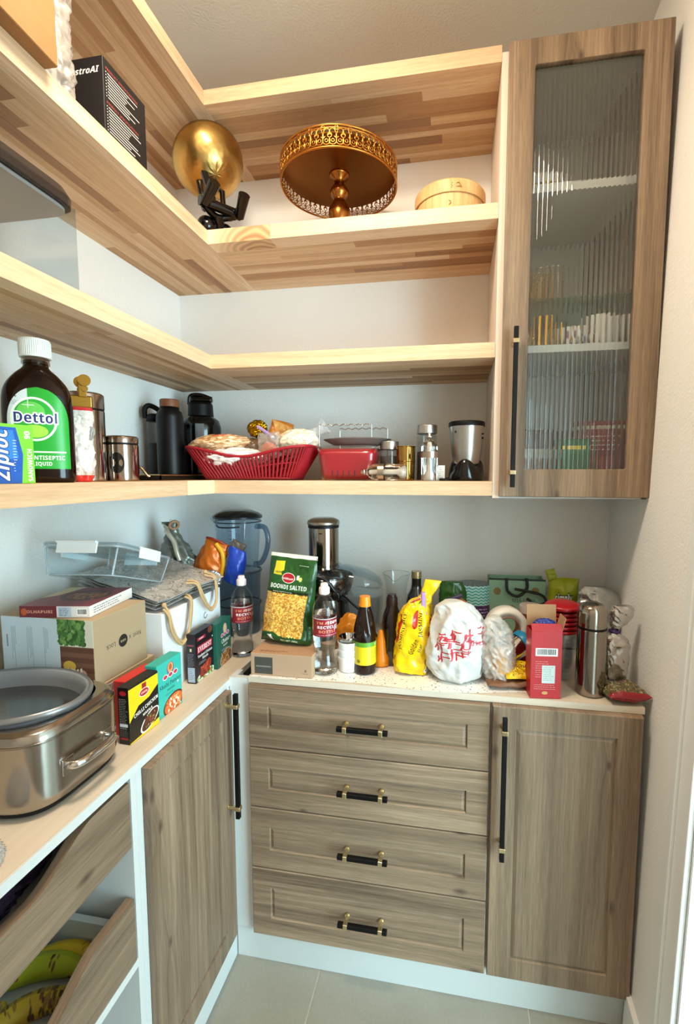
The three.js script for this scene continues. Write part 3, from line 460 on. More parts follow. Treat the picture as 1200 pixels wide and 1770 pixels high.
{ // bag of white powder closed with a gold clip
  const t = thing('clipped_bag', 'clear food bag closed with a gold clip beside steel canister', 'food bag', [0.215, SD, 0.748], 0.75);
  obj('film_bag', loft([{ y: 0, rx: 0.018, rz: 0.016, p: 2.6 }, { y: 0.02, rx: 0.022, rz: 0.02 }, { y: 0.08, rx: 0.026, rz: 0.02 }, { y: 0.13, rx: 0.026, rz: 0.016 }, { y: 0.165, rx: 0.024, rz: 0.008 }, { y: 0.195, rx: 0.022, rz: 0.004 }], { amp: 0.013, freq: 34, ridge: true, seg: 64, sub: 10, seed: 3 }), print(256, 256, (c, w, h) => { fill(c, '#e6e2dc', 0, 0, w, h); dots(c, ['#f6f4f0', '#cfc9c2', '#dcd7d0', '#ffffff'], 0, 0, w, h, 900, 2, 6, rng(4)); fill(c, '#d22b34', 0, 0, w, 40); fill(c, '#e2dcd5', 0, 42, w, 10); fill(c, '#dd3a30', 0, 236, w, 20); c.globalAlpha = 0.8; bars(c, 150, 80, 46, 60, rng(6)); c.globalAlpha = 1; }, 0.22), t);
  const GM = mat(0xa8873e, 0.25, 1);
  const cl_ = obj('bag_clip', [rbox(0.05, 0.028, 0.015, 0.004, 0, 0.185, 0)], GM, t);
  for (const s of [-1, 1]) { const g = [rbox(0.016, 0.03, 0.003, 0.0012, 0.006, 0.21, s * 0.01), T(cyl(0.013, 0.013, 0.003, -0.0015, 20), [0.006 + s * 0.004, 0.232, s * 0.016], [Math.PI / 2, 0, 0]), T(cyl(0.007, 0.007, 0.004, -0.002, 20), [0.006 + s * 0.004, 0.214, s * 0.013], [Math.PI / 2, 0, 0])]; obj('clip_wing', g, GM, t); }
}
function canister(label, p, r, h, win) {
  const t = thing('steel_canister', label, 'canister', p, 0.75, 'steel canisters');
  obj('canister_body', lathe([[0, 0], [r - 0.002, 0], [r, 0.002], [r, h * 0.8], [r - 0.001, h * 0.802]], 56), mat(0xa89b90, 0.2, 1, { roughnessMap: brushed }), t);
  obj('seal_ring', cyl(r - 0.001, r - 0.001, 0.006, h * 0.8, 48), BLACK, t);
  obj('lid', lathe([[0, h], [r - 0.004, h], [r, h - 0.004], [r, h * 0.8 + 0.006], [r - 0.002, h * 0.8 + 0.005]], 56), mat(0x9c8d82, 0.22, 1), t);
  const s = new THREE.Shape(), ww = 0.015, hh = win; s.absellipse(0, hh / 2, ww, hh / 2, 0, Math.PI * 2);
  const g = new THREE.CircleGeometry(1, 40), q = g.attributes.position; for (let i = 0; i < q.count; i++) { const a = q.getX(i) * 0.42 - 0.35, y = q.getY(i) * hh / 2 + h * 0.4; q.setXYZ(i, Math.sin(a) * (r + 0.0006), y, Math.cos(a) * (r + 0.0006)); } g.computeVertexNormals();
  obj('viewing_window', g, mat(0x15120f, 0.08), t); return t;
}
canister('tall brushed steel canister with dark window standing behind clipped food bag', [0.14, SD, 0.652], 0.044, 0.222, 0.11);
canister('short brushed steel canister with dark window beside gold tray', [0.178, SD, 0.575], 0.042, 0.12, 0.055);
{ // black and gold tray
  const t = thing('serving_tray', 'black serving tray with gold handles under dark bottles in the corner', 'tray', [0.112, SD, 0.285]);
  obj('tray_base', [rbox(0.2, 0.004, 0.35, 0.002, 0, 0.0022, 0), span(-0.1, -0.096, 0.002, 0.016, -0.175, 0.175), span(0.096, 0.1, 0.002, 0.016, -0.175, 0.175), span(-0.1, 0.1, 0.002, 0.016, -0.175, -0.171), span(-0.1, 0.1, 0.002, 0.016, 0.171, 0.175)], mat(0x16140f, 0.3), t);
  obj('rim_band', [tube([[-0.099, 0.016, -0.174], [0.099, 0.016, -0.174]], 0.0022, 2, 6), tube([[-0.099, 0.016, 0.174], [0.099, 0.016, 0.174]], 0.0022, 2, 6), tube([[0.099, 0.016, -0.174], [0.099, 0.016, 0.174]], 0.0022, 2, 6), tube([[-0.099, 0.016, -0.174], [-0.099, 0.016, 0.174]], 0.0022, 2, 6)], GOLD, t);
  for (const s of [-1, 1]) obj('tray_handle', tube([[-0.065, 0.012, s * 0.176], [-0.062, 0.014, s * 0.18], [-0.04, 0.04, s * 0.188], [0.04, 0.04, s * 0.188], [0.062, 0.014, s * 0.18], [0.065, 0.012, s * 0.176]], 0.0042, 40, 8), GOLD, t);
}
const ST2 = SD + 0.0042;
{ // bottle with wooden lid
  const t = thing('vacuum_bottle', 'matt black vacuum bottle with round wooden lid', 'bottle', [0.14, ST2, 0.298], 0.6);
  obj('bottle_body', lathe([[0, 0], [0.039, 0], [0.042, 0.004], [0.042, 0.03], [0.0412, 0.032], [0.042, 0.034], [0.042, 0.2], [0.038, 0.218], [0.03, 0.226], [0.03, 0.234], [0, 0.234]], 56), mat(0x070708, 0.42, 0, { specularIntensity: 0.6 }), t);
  obj('wooden_lid', lathe([[0.0, 0.234], [0.029, 0.234], [0.0295, 0.236], [0.0295, 0.256], [0.028, 0.259], [0, 0.26]], 48), mat(0x8a5a38, 0.5, 0, { map: stave[0] }), t);
}
{ // shaker bottle with carry loop and clear side
  const t = thing('shaker_bottle', 'slim black bottle with carry loop and clear strip behind wooden-lidded bottle', 'bottle', [0.056, ST2, 0.25], 0.7);
  obj('bottle_body', lathe([[0, 0], [0.028, 0], [0.03, 0.003], [0.03, 0.12]], 40), mat(0x121316, 0.4), t);
  obj('clear_wall', lathe([[0.03, 0.12], [0.03, 0.19], [0.028, 0.196]], 40), glassy(0xcfd2d4, 0.1), t);
  obj('lid', [lathe([[0.0, 0.194], [0.031, 0.194], [0.031, 0.212], [0.022, 0.22], [0, 0.22]], 40), tube([[0.03, 0.2, 0], [0.012, 0.232, 0.0], [-0.022, 0.248, 0], [-0.034, 0.236, 0], [-0.034, 0.205, 0]], 0.0085, 30, 8)], BLACK, t);
  obj('grip_dots', [0, 1, 2, 3, 4].map(k => T(cyl(0.006, 0.006, 0.002, 0, 14), [0, 0.02 + k * 0.022, 0.0293], [Math.PI / 2, 0, 0])), mat(0x2b2d31, 0.5), t);
}
{ // gallon-style jug
  const t = thing('sports_jug', 'glossy black sports water jug with flip lid in the shelf corner', 'jug', [0.142, ST2, 0.112], 0.3);
  obj('jug_body', lathe([[0, 0], [0.06, 0], [0.068, 0.006], [0.07, 0.02], [0.07, 0.09], [0.066, 0.1], [0.066, 0.13], [0.07, 0.14], [0.07, 0.19], [0.064, 0.212], [0.046, 0.226], [0.038, 0.23]], 64), mat(0x060607, 0.12), t);
  obj('lid', [cyl(0.045, 0.043, 0.04, 0.228, 48), lathe([[0.043, 0.268], [0.04, 0.276], [0, 0.28]], 40)], BLACK, t);
  obj('flip_spout', [rbox(0.075, 0.02, 0.03, 0.008, 0.006, 0.288, 0), tube([[-0.04, 0.27, 0], [-0.035, 0.3, 0], [-0.005, 0.306, 0], [0.04, 0.292, 0]], 0.008, 30, 8)], BLACKGLOSS, t);
  obj('gauge_window', (() => { const g = new THREE.PlaneGeometry(1, 0.06, 12, 1), q = g.attributes.position; for (let i = 0; i < q.count; i++) { const a = q.getX(i) * 0.42 + 0.15; q.setXYZ(i, Math.sin(a) * 0.0708, q.getY(i) + 0.165, Math.cos(a) * 0.0708); } g.computeVertexNormals(); return g; })(), mat(0x6d7175, 0.15), t);
}
// ---------------------------------------------------------------- red basket and its bags
const BK = [0.407, SD, 0.235];
{
  const t = thing('woven_basket', 'red woven basket full of bread and snack bags', 'basket', BK);
  const red = mat(0xa01020, 0.5), hw = 0.155, hd = 0.07, Ht = 0.105;
  const low = (a) => { const k = 1 + 0; const c = Math.cos(a), s = Math.sin(a), p = 5; const r = Math.pow(Math.pow(Math.abs(c), p) + Math.pow(Math.abs(s), p), -1 / p); return [c * r * hw, s * r * hd]; };
  const at = (a, f) => { const [x, z] = low(a), e = 1 + 0.38 * f, ez = 1 + 0.45 * f; const dip = 1 - 0.35 * Math.exp(-Math.pow(x / (hw * 0.62), 2)); return [x * e, 0.006 + Ht * f * dip, z * ez]; };
  const st = [], N = 104; for (let k = 0; k < N; k++) { const a = k / N * Math.PI * 2, sk = 0.07; st.push(tube([at(a, 0), at(a + sk * 0.5, 0.5), at(a + sk, 1)], 0.0042, 6, 5)); }
  obj('woven_strands', st, red, t);
  const ring = (f, r) => tube(Array.from({ length: 64 }, (_, k) => at(k / 64 * Math.PI * 2, f)), r, 128, 6, true);
  obj('rim', [ring(1, 0.005), ring(0.5, 0.0022)], red, t);
  obj('basket_bottom', [ring(0, 0.005), T(loft([{ y: 0, rx: hw, rz: hd, p: 5 }, { y: 0.004, rx: hw, rz: hd, p: 5 }], { linear: true }), [0, 0.0015, 0])], mat(0x7c0d1a, 0.6), t);
}
const inB = (dx, dy, dz) => [BK[0] + dx, BK[1] + dy, BK[2] + dz];
{ const m = print(256, 256, (c, w, h) => { fill(c, '#cda77c', 0, 0, w, h); dots(c, ['#b98a5c', '#dcbd94', '#a8764a', '#e8d2b0'], 0, 0, w, h, 240, 3, 14, rng(21)); fill(c, '#d9622e', 120, 10, 60, 26); }, 0.22);
  const o = solo('flatbread_bag', 'bag of tan flatbread lying over the left end of red basket', 'bread bag', blob(0.103, 0.034, 0.07, { amp: 0.1, freq: 2.6, seed: 2, detail: 20 }), m, inB(-0.115, 0.118, 0.02), 0.1); o.rotation.z = 0.08; }
{ const m = print(256, 256, (c, w, h) => { fill(c, '#ece4e2', 0, 0, w, h); dots(c, ['#ffffff', '#d9c9c6', '#f5f0ee', '#d7b9b6'], 0, 0, w, h, 500, 1, 6, rng(22)); }, 0.2);
  solo('white_bag', 'lumpy white food bag hanging over the front of red basket', 'food bag', blob(0.108, 0.034, 0.062, { amp: 0.16, freq: 2.2, ridge: true, seed: 5, detail: 22 }), m, inB(-0.05, 0.072, 0.045), 0); }
solo('brown_bag', 'dull brown plastic bag between flatbread and cream bag in the basket', 'food bag', blob(0.075, 0.04, 0.05, { amp: 0.16, freq: 2.6, ridge: true, seed: 9, detail: 20 }), mat(0x6b5442, 0.25), inB(0.0, 0.1, -0.02), 0);
{ const o = solo('gold_foil_packet', 'shiny gold foil twist packet on top of the basket', 'packet', blob(0.033, 0.028, 0.024, { amp: 0.28, freq: 3, ridge: true, seed: 12, detail: 16 }), mat(0xb08a16, 0.16, 1), inB(0.005, 0.172, -0.015), 0); }
{ const m = print(128, 128, (c, w, h) => { fill(c, '#d07a2c', 0, 0, w, h); poly(c, '#e9a95a', [[0, 0], [128, 20], [60, 80]]); fill(c, '#3f6fa8', 20, 70, 50, 18); fill(c, '#ecdcc2', 70, 90, 40, 26); }, 0.25);
  const o = solo('orange_packet', 'small orange snack packet standing behind cream bag', 'packet', pouch(0.075, 0.1, 0.02, { crumple: 0.008, seed: 6 }), m, inB(0.065, 0.1, -0.03), 0.3); o.rotation.z = -0.25; }
{ const t = thing('clipped_snack_bag', 'clear snack bag with orange crisps and lilac clip in the basket', 'snack bag', inB(0.07, 0.07, 0.045), -0.2);
  obj('film_bag', pouch(0.08, 0.085, 0.03, { crumple: 0.007, seed: 8 }), glassy(0xf3ece4, 0.2, { transmission: 0.8 }), t); obj('crisps', blob(0.028, 0.022, 0.01, { amp: 0.25, freq: 4, seed: 3, detail: 8 }).translate(0, 0.03, 0), mat(0xd9692e, 0.5), t);
  const c = obj('clip', rbox(0.075, 0.009, 0.011, 0.003), mat(0xa48ac0, 0.35), t); c.position.set(-0.008, 0.085, 0.004); c.rotation.z = -0.55; c.userData.label = 'lilac bag clip'; }
{ const m = print(256, 256, (c, w, h) => { fill(c, '#e4d8bf', 0, 0, w, h); dots(c, ['#f4ead6', '#cfc0a2', '#efe6d4'], 0, 0, w, h, 300, 3, 12, rng(31)); }, 0.28);
  const t = thing('cream_bag', 'cream coloured bread bag with twisted clear end in red basket', 'bread bag', inB(0.15, 0.125, -0.005), 0); const o = obj('bag_body', blob(0.072, 0.044, 0.055, { amp: 0.09, freq: 1.8, ridge: true, seed: 14, detail: 20 }), m, t); o.rotation.z = 0.1;
  obj('twisted_end', T(loft([{ y: 0, rx: 0.022, rz: 0.018 }, { y: 0.03, rx: 0.014, rz: 0.012 }, { y: 0.06, rx: 0.03, rz: 0.02 }], { amp: 0.008, freq: 70, ridge: true, seg: 40, sub: 10 }), [0.048, 0.022, 0], [0, 0, -1.0]), FILM, t); }
// ---------------------------------------------------------------- right half of the lowest back shelf
{ // red colander box with clear lid
  const t = thing('red_container', 'red plastic container with slotted front and clear lid', 'container', [0.735, SD, 0.21]);
  const tp = 0.098, secs = (k) => [{ y: 0.003, rx: 0.082 * k, rz: 0.07 * k, p: 7 }, { y: tp, rx: 0.095 * k, rz: 0.082 * k, p: 7 }];
  obj('red_body', loft(secs(1), { linear: true, seg: 64 }), mat(0xa00f22, 0.3, 0, { clearcoat: 0.4 }), t);
  obj('slots', Array.from({ length: 5 }, (_, k) => T(rbox(0.004, 0.022, 0.003, 0.0014), [-0.045 + k * 0.018, 0.022, 0.0735], [-0.12, 0, 0])), mat(0x4d0710, 0.6), t);
  obj('outer_tray', loft([{ y: 0, rx: 0.086, rz: 0.074, p: 7 }, { y: tp + 0.002, rx: 0.099, rz: 0.086, p: 7 }], { linear: true, seg: 64 }), glassy(0xffffff, 0.05), t);
  obj('clear_lid', loft([{ y: tp + 0.002, rx: 0.103, rz: 0.09, p: 7 }, { y: tp + 0.007, rx: 0.103, rz: 0.09, p: 7 }, { y: tp + 0.012, rx: 0.09, rz: 0.076, p: 6 }, { y: tp + 0.014, rx: 0.06, rz: 0.05, p: 4 }], { linear: true, seg: 64 }), glassy(0xffffff, 0.06), t);
}
{ // dark plate on top
  const t = thing('dark_dish', 'dark oval dish lying on the red container', 'dish', [0.752, SD + 0.1135, 0.195]);
  obj('dish', loft([{ y: 0, rx: 0.07, rz: 0.05 }, { y: 0.004, rx: 0.085, rz: 0.06 }, { y: 0.018, rx: 0.112, rz: 0.075 }, { y: 0.021, rx: 0.113, rz: 0.076 }, { y: 0.024, rx: 0.1, rz: 0.066 }], { seg: 56 }), mat(0x6a625c, 0.25), t);
}
for (const [x, y, z, L, lab] of [[0.718, SD + 0.138, 0.225, 0.175, 'wavy wire rack standing over the front of the red container'], [0.765, SD + 0.138, 0.155, 0.165, 'wavy wire rack standing behind the dark dish']]) {
  const t = thing('wire_rack', lab, 'wire rack', [x, y, z], 0, 'wavy wire racks'); const h = z > 0.2 ? 0.042 : 0.036, pts = []; for (let k = 0; k <= 32; k++) pts.push([-L / 2 + L * k / 32, h + 0.0022 * Math.sin(k * 1.35), 0]);
  obj('wavy_wire', tube(pts, 0.0017, 100, 6), CHROME, t);
  for (const s of [-1, 1]) obj('wire_leg', tube([[s * L / 2, h, 0], [s * L / 2, 0.01, 0], [s * L / 2, z > 0.2 ? -0.0245 : -0.137, 0]], 0.0017, 12, 6), CHROME, t);
}
{ // spice jar with steel lid
  const t = thing('spice_jar', 'small glass spice jar with steel lid beside red container', 'jar', [0.862, SD, 0.21]);
  obj('jar_glass', lathe([[0, 0], [0.03, 0], [0.0315, 0.003], [0.0315, 0.092], [0.029, 0.1]], 40), glassy(0xe6e9e8, 0.03), t);
  obj('spice', lathe([[0, 0.002], [0.029, 0.002], [0.029, 0.078], [0, 0.08]], 32), mat(0x4a4038, 0.9), t); obj('lid', lathe([[0, 0.126], [0.029, 0.126], [0.031, 0.124], [0.031, 0.1], [0.029, 0.099]], 40), STEELB, t);
}
{ const t = thing('gold_tumbler', 'shiny gold tumbler standing behind the lying glass mill', 'tumbler', [0.918, SD, 0.235]);
  obj('tumbler', lathe([[0, 0.0], [0.026, 0], [0.028, 0.003], [0.0305, 0.108], [0.0285, 0.108], [0.026, 0.01], [0, 0.008]], 48), mat(0xb58d4c, 0.16, 1), t); obj('ring', [torus(0.0298, 0.0012, 0.06), torus(0.0304, 0.0014, 0.106)], mat(0x8f6a30, 0.2, 1), t); }
{ const t = thing('storage_jar', 'tall clear glass jar with brushed steel lid', 'jar', [0.982, SD, 0.2]);
  obj('jar_glass', lathe([[0, 0], [0.031, 0], [0.033, 0.003], [0.033, 0.14], [0.029, 0.15]], 48), glassy(0xe8efee, 0.02), t); obj('contents', lathe([[0, 0.002], [0.0305, 0.002], [0.0305, 0.092], [0, 0.094]], 32), mat(0x37322e, 0.8), t);
  obj('lid', lathe([[0, 0.177], [0.031, 0.177], [0.033, 0.175], [0.033, 0.15], [0.03, 0.149]], 48), STEELB, t); }
function oilBottle(label, p) {
  const t = thing('glass_mill', label, 'glass mill', p, 0, 'glass mills with metal band');
  const pts = [[0, 0], [0.02, 0], [0.0235, 0.004], [0.0238, 0.05], [0.0232, 0.1], [0.0195, 0.113], [0.011, 0.119], [0.0085, 0.124], [0.0085, 0.128]];
  const g = lathe(pts, 48); const q = g.attributes.position; for (let i = 0; i < q.count; i++) { const a = Math.atan2(q.getX(i), q.getZ(i)), r = Math.hypot(q.getX(i), q.getZ(i)), y = q.getY(i), k = (y > 0.006 && y < 0.105) ? 1 + 0.045 * Math.cos(a * 8) : 1; q.setX(i, q.getX(i) * k); q.setZ(i, q.getZ(i) * k); } g.computeVertexNormals();
  obj('fluted_glass', g, new THREE.MeshPhysicalMaterial({ color: 0xfffaf4, roughness: 0.02, transmission: 1, thickness: 0.02, ior: 1.45 }), t);
  obj('metal_band', cyl(0.0256, 0.0256, 0.018, 0.068, 48, true), mat(0xb9ac9c, 0.3, 1, { side: THREE.DoubleSide }), t);
  obj('stopper', [lathe([[0, 0.126], [0.009, 0.126], [0.009, 0.131], [0.005, 0.134], [0.0065, 0.139], [0, 0.143]], 24)], STEELB, t);
  obj('inner_core', lathe([[0, 0.004], [0.014, 0.004], [0.011, 0.022], [0.005, 0.03], [0.0045, 0.11], [0, 0.112]], 28), mat(0xd8d2c8, 0.2), t); return t;
}
oilBottle('upright fluted glass mill with metal band', [0.998, SD, 0.318]);
{ const o = oilBottle('fluted glass mill with metal band lying on its side', [0.93, SD + 0.0262, 0.316]); o.rotation.set(0, 0, Math.PI / 2); }
{ // bullet blender
  const t = thing('bullet_blender', 'silver and black bullet blender at the end of the shelf', 'blender', [1.107, SD, 0.235], 0.1);
  obj('blender_cup', lathe([[0.034, 0.05], [0.04, 0.055], [0.046, 0.09], [0.05, 0.13], [0.053, 0.168]], 56), mat(0xb4b2ae, 0.32, 1), t);
  obj('cap', lathe([[0.053, 0.166], [0.0555, 0.166], [0.0555, 0.178], [0.052, 0.181], [0, 0.181]], 56), BLACK, t);
  const g = lathe([[0, 0], [0.053, 0], [0.055, 0.003], [0.054, 0.02], [0.05, 0.04], [0.044, 0.054], [0.038, 0.058], [0, 0.058]], 56), q = g.attributes.position; for (let i = 0; i < q.count; i++) { const a = Math.atan2(q.getX(i), q.getZ(i)), y = q.getY(i), k = 1 + 0.09 * Math.cos(a * 3 + 0.6) * cl(y / 0.04); q.setX(i, q.getX(i) * k); q.setZ(i, q.getZ(i) * k); if (y > 0.035) q.setY(i, y + 0.009 * Math.cos(a * 3 + 0.6)); } g.computeVertexNormals();
  obj('motor_base', g, BLACKGLOSS, t).userData.label = 'glossy black lobed base';
  obj('print_mark', [rbox(0.012, 0.004, 0.0008, 0.0003, 0.036, 0.142, 0.0375).rotateY(0.2), rbox(0.007, 0.006, 0.0008, 0.0003, 0.039, 0.13, 0.034).rotateY(0.2), rbox(0.008, 0.007, 0.0008, 0.0003, -0.036, 0.148, 0.0375)], BLACK, t);
}
solo('power_cord', 'black power cord loop on the shelf beside bullet blender', 'cord', tube([[1.04, SD + 0.004, 0.27], [1.06, SD + 0.004, 0.315], [1.035, SD + 0.0042, 0.325], [1.03, SD + 0.0045, 0.28], [1.05, SD + 0.006, 0.2], [1.07, SD + 0.01, 0.18]], 0.0036, 40, 7), BLACK);
{ const o = solo('paper_card', 'small white card leaning behind the upright glass mill', 'card', rbox(0.03, 0.048, 0.0012, 0.0004, 0, 0.024, 0), print(64, 96, (c, w, h) => { fill(c, '#e8e8e6', 0, 0, w, h); dashes(c, '#8d9298', 8, 14, 44, 6, 12, rng(5), 3); }, 0.7), [1.027, SD, 0.24], 0); o.rotation.x = -0.12; }
// ---------------------------------------------------------------- behind the reeded door
function cup(name, label, p, r, h, m, group, hm) { const t = thing(name, label, 'cup', p, 0.3, group); obj('cup_body', lathe([[0, 0], [r * 0.5, 0], [r * 0.55, 0.003], [r * 0.9, h * 0.45], [r, h], [r - 0.002, h], [r * 0.86, h * 0.45], [r * 0.5, 0.006], [0, 0.005]], 36), m, t); obj('cup_handle', tube([[r * 0.9, h * 0.8, 0], [r * 1.45, h * 0.78, 0], [r * 1.4, h * 0.35, 0], [r * 0.8, h * 0.3, 0]], 0.0025, 20, 6), hm || m, t); return t; }
const CW = mat(0xeeece6, 0.2), CG = mat(0xd0a040, 0.18, 1);
const iy1 = 1.8123, iy2 = 1.9562, iy3 = 2.2383, iy0 = 1.4043;
for (const [x, z] of [[1.232, 0.26], [1.236, 0.15]]) cup('tea_cup', 'gold-rimmed tea cup on the cabinet shelf behind glass', [x, iy1, z], 0.03, 0.05, CW, 'gold-rimmed tea cups', CG);
for (const [x, z] of [[1.315, 0.27], [1.345, 0.2], [1.30, 0.17]]) { const t = thing('gold_goblet', 'tall gold tumbler on the cabinet shelf behind glass', 'tumbler', [x, iy1, z], 0, 'gold tumblers in the cabinet'); obj('goblet_body', lathe([[0, 0], [0.022, 0], [0.022, 0.003], [0.02, 0.005], [0.025, 0.09], [0.023, 0.09], [0.018, 0.008], [0, 0.006]], 32), CG, t); }
for (const [x, z] of [[1.40, 0.27], [1.42, 0.18]]) cup('patterned_cup', 'blue-patterned white cup on the cabinet shelf behind glass', [x, iy1, z], 0.033, 0.055, print(128, 64, (c, w, h) => { fill(c, '#ece8e2', 0, 0, w, h); dots(c, ['#5866a8', '#b08a3a', '#8a5a6a'], 0, 10, w, 40, 60, 2, 5, rng(44)); }, 0.2), 'patterned cups in the cabinet', CG);
for (const [x, z] of [[1.475, 0.27], [1.495, 0.18], [1.53, 0.25]]) cup('white_mug', 'white mug at the wall end of the cabinet shelf behind glass', [x, iy1, z], 0.034, 0.085, CW, 'white mugs in the cabinet');
for (const [x, z] of [[1.285, 0.2], [1.325, 0.13], [1.33, 0.24]]) { const t = thing('crystal_glass', 'cut crystal glass on the thin glass shelf of the cabinet', 'glass', [x, iy2, z], 0, 'crystal glasses'); const g = lathe([[0, 0], [0.024, 0], [0.026, 0.004], [0.031, 0.09], [0.029, 0.09], [0.023, 0.012], [0, 0.011]], 24); obj('glass_body', g.toNonIndexed(), glassy(0xfff6e4, 0.05), t); obj('gold_rim', torus(0.03, 0.0012, 0.089, 32, 6), GOLD, t); }
for (const [x, z] of [[1.42, 0.2], [1.47, 0.15], [1.52, 0.21]]) { const t = thing('small_dish', 'low glass dish on the thin glass shelf of the cabinet', 'dish', [x, iy2, z], 0, 'low glass dishes'); obj('dish_body', lathe([[0, 0], [0.02, 0], [0.03, 0.022], [0.028, 0.022], [0.019, 0.003], [0, 0.003]], 28), glassy(0xeaf2f0, 0.04), t); }
{ const t = thing('gold_bowl_set', 'low white bowl with gold beaded band on the top cabinet shelf', 'bowl', [1.30, iy3, 0.23]); obj('bowl', lathe([[0, 0], [0.04, 0], [0.05, 0.006], [0.068, 0.046], [0.064, 0.046], [0.046, 0.01], [0, 0.006]], 44), CW, t); obj('gold_band', Array.from({ length: 36 }, (_, k) => sph(0.0048, 0.06 * Math.cos(k / 36 * 6.2832), 0.022, 0.06 * Math.sin(k / 36 * 6.2832), 8, 6)), CG, t); }
carton('red_food_box', 'red food carton at the bottom of glass-front cabinet', 'box', [0.095, 0.205, 0.05], { all: print(128, 192, (c, w, h) => { fill(c, '#8e1620', 0, 0, w, h); fill(c, '#d8c8b0', 10, 12, w - 20, 10); ell(c, 64, 120, 34, 26, '#b8402c'); dashes(c, '#e8d8c8', 14, 40, 90, 4, 12, rng(1), 3); }) }, [1.50, iy0, 0.23], 0.05);
carton('green_food_box', 'green food carton with white label at the bottom of glass-front cabinet', 'box', [0.08, 0.15, 0.045], { all: print(128, 160, (c, w, h) => { fill(c, '#1f6a34', 0, 0, w, h); fill(c, '#dfe6da', 14, 100, 70, 34); fill(c, '#ebd24a', 12, 20, 90, 12); }) }, [1.415, iy0, 0.28], -0.05);
for (const [x, z, r] of [[1.25, 0.25, 0.04], [1.315, 0.22, 0.1], [1.36, 0.16, -0.1]]) { const o = solo('seasoning_packet', 'upright seasoning packet with dark print at the bottom of glass-front cabinet', 'packet', pouch(0.06, 0.185, 0.022, { crumple: 0.003, seed: x * 10 }), print(96, 160, (c, w, h) => { fill(c, '#c9bfae', 0, 0, w, h); fill(c, '#5a3a2a', 0, 0, w, 50); ell(c, 48, 95, 26, 22, '#9a5a34'); fill(c, '#c8b83a', 0, 130, w, 30); }, 0.4), [x, iy0, z], r, 'seasoning packets'); }
// ---------------------------------------------------------------- left worktop
const LT = 0.8653;
{ // slow cooker
  const t = thing('slow_cooker', 'brushed steel slow cooker with grey inner pot and no lid', 'slow cooker', [0.232, LT, 0.978]);
  const S = (y, k, p = 4.2) => ({ y, rx: 0.172 * k, rz: 0.116 * k, p });
  obj('foot', loft([{ y: 0, rx: 0.15, rz: 0.098, p: 4 }, { y: 0.006, rx: 0.164, rz: 0.11, p: 4.2 }, { y: 0.014, rx: 0.168, rz: 0.113, p: 4.2 }], { linear: true, seg: 72 }), BLACK, t);
  obj('steel_body', loft([S(0.012, 0.965), S(0.018, 0.985), S(0.03, 1), S(0.11, 1), S(0.136, 0.998), S(0.142, 0.985), S(0.148, 0.965), S(0.153, 0.93, 3.6), S(0.154, 0.87, 3)], { seg: 96, linear: true, openTop: true }), mat(0xa9a39c, 0.36, 1, { roughnessMap: brushed }), t);
  obj('shoulder_band', loft([S(0.13, 1.003), S(0.134, 1.003)], { seg: 96, linear: true }), mat(0x8f8a84, 0.2, 1), t);
  // inner pot: an oval wall with thickness, open at the top
  const pot = lathe([[0.93, 0.14], [0.96, 0.158], [0.99, 0.163], [0.96, 0.168], [0.92, 0.165], [0.88, 0.15], [0.85, 0.08], [0.8, 0.04], [0.7, 0.03], [0, 0.03]], 96).scale(0.158, 1, 0.112);
  obj('inner_pot', pot, mat(0x8b8e93, 0.38), t).userData.label = 'dark grey non-stick pot';
  obj('pot_rim', lathe([[0.95, 0.156], [1.0, 0.158], [1.01, 0.164], [0.985, 0.17], [0.955, 0.168]], 96).scale(0.158, 1, 0.112), mat(0x8b8d90, 0.3, 0.6), t);
  const h = obj('side_handle', [tube([[0.166, 0.07, 0.047], [0.184, 0.072, 0.045], [0.191, 0.072, 0.033], [0.191, 0.072, -0.033], [0.186, 0.072, -0.045], [0.166, 0.07, -0.05]], 0.008, 50, 10)], CHROME, t); h.userData.label = 'polished chrome side handle';
  for (const [z, l] of [[0.045, 0.026], [-0.049, 0.022]]) obj('handle_plate', rbox(0.004, 0.03, l, 0.0018, 0.1706, 0.07, z), mat(0xa9a39c, 0.2, 1), t);
}
solo('plastic_wrapper', 'crumpled clear plastic wrapper in front of slow cooker', 'wrapper', blob(0.055, 0.018, 0.06, { amp: 0.3, freq: 3.2, ridge: true, seed: 7, detail: 22, flat: 0.4 }), glassy(0xf4f6f8, 0.15, { transmission: 0.8 }), [0.362, LT, 1.19]);
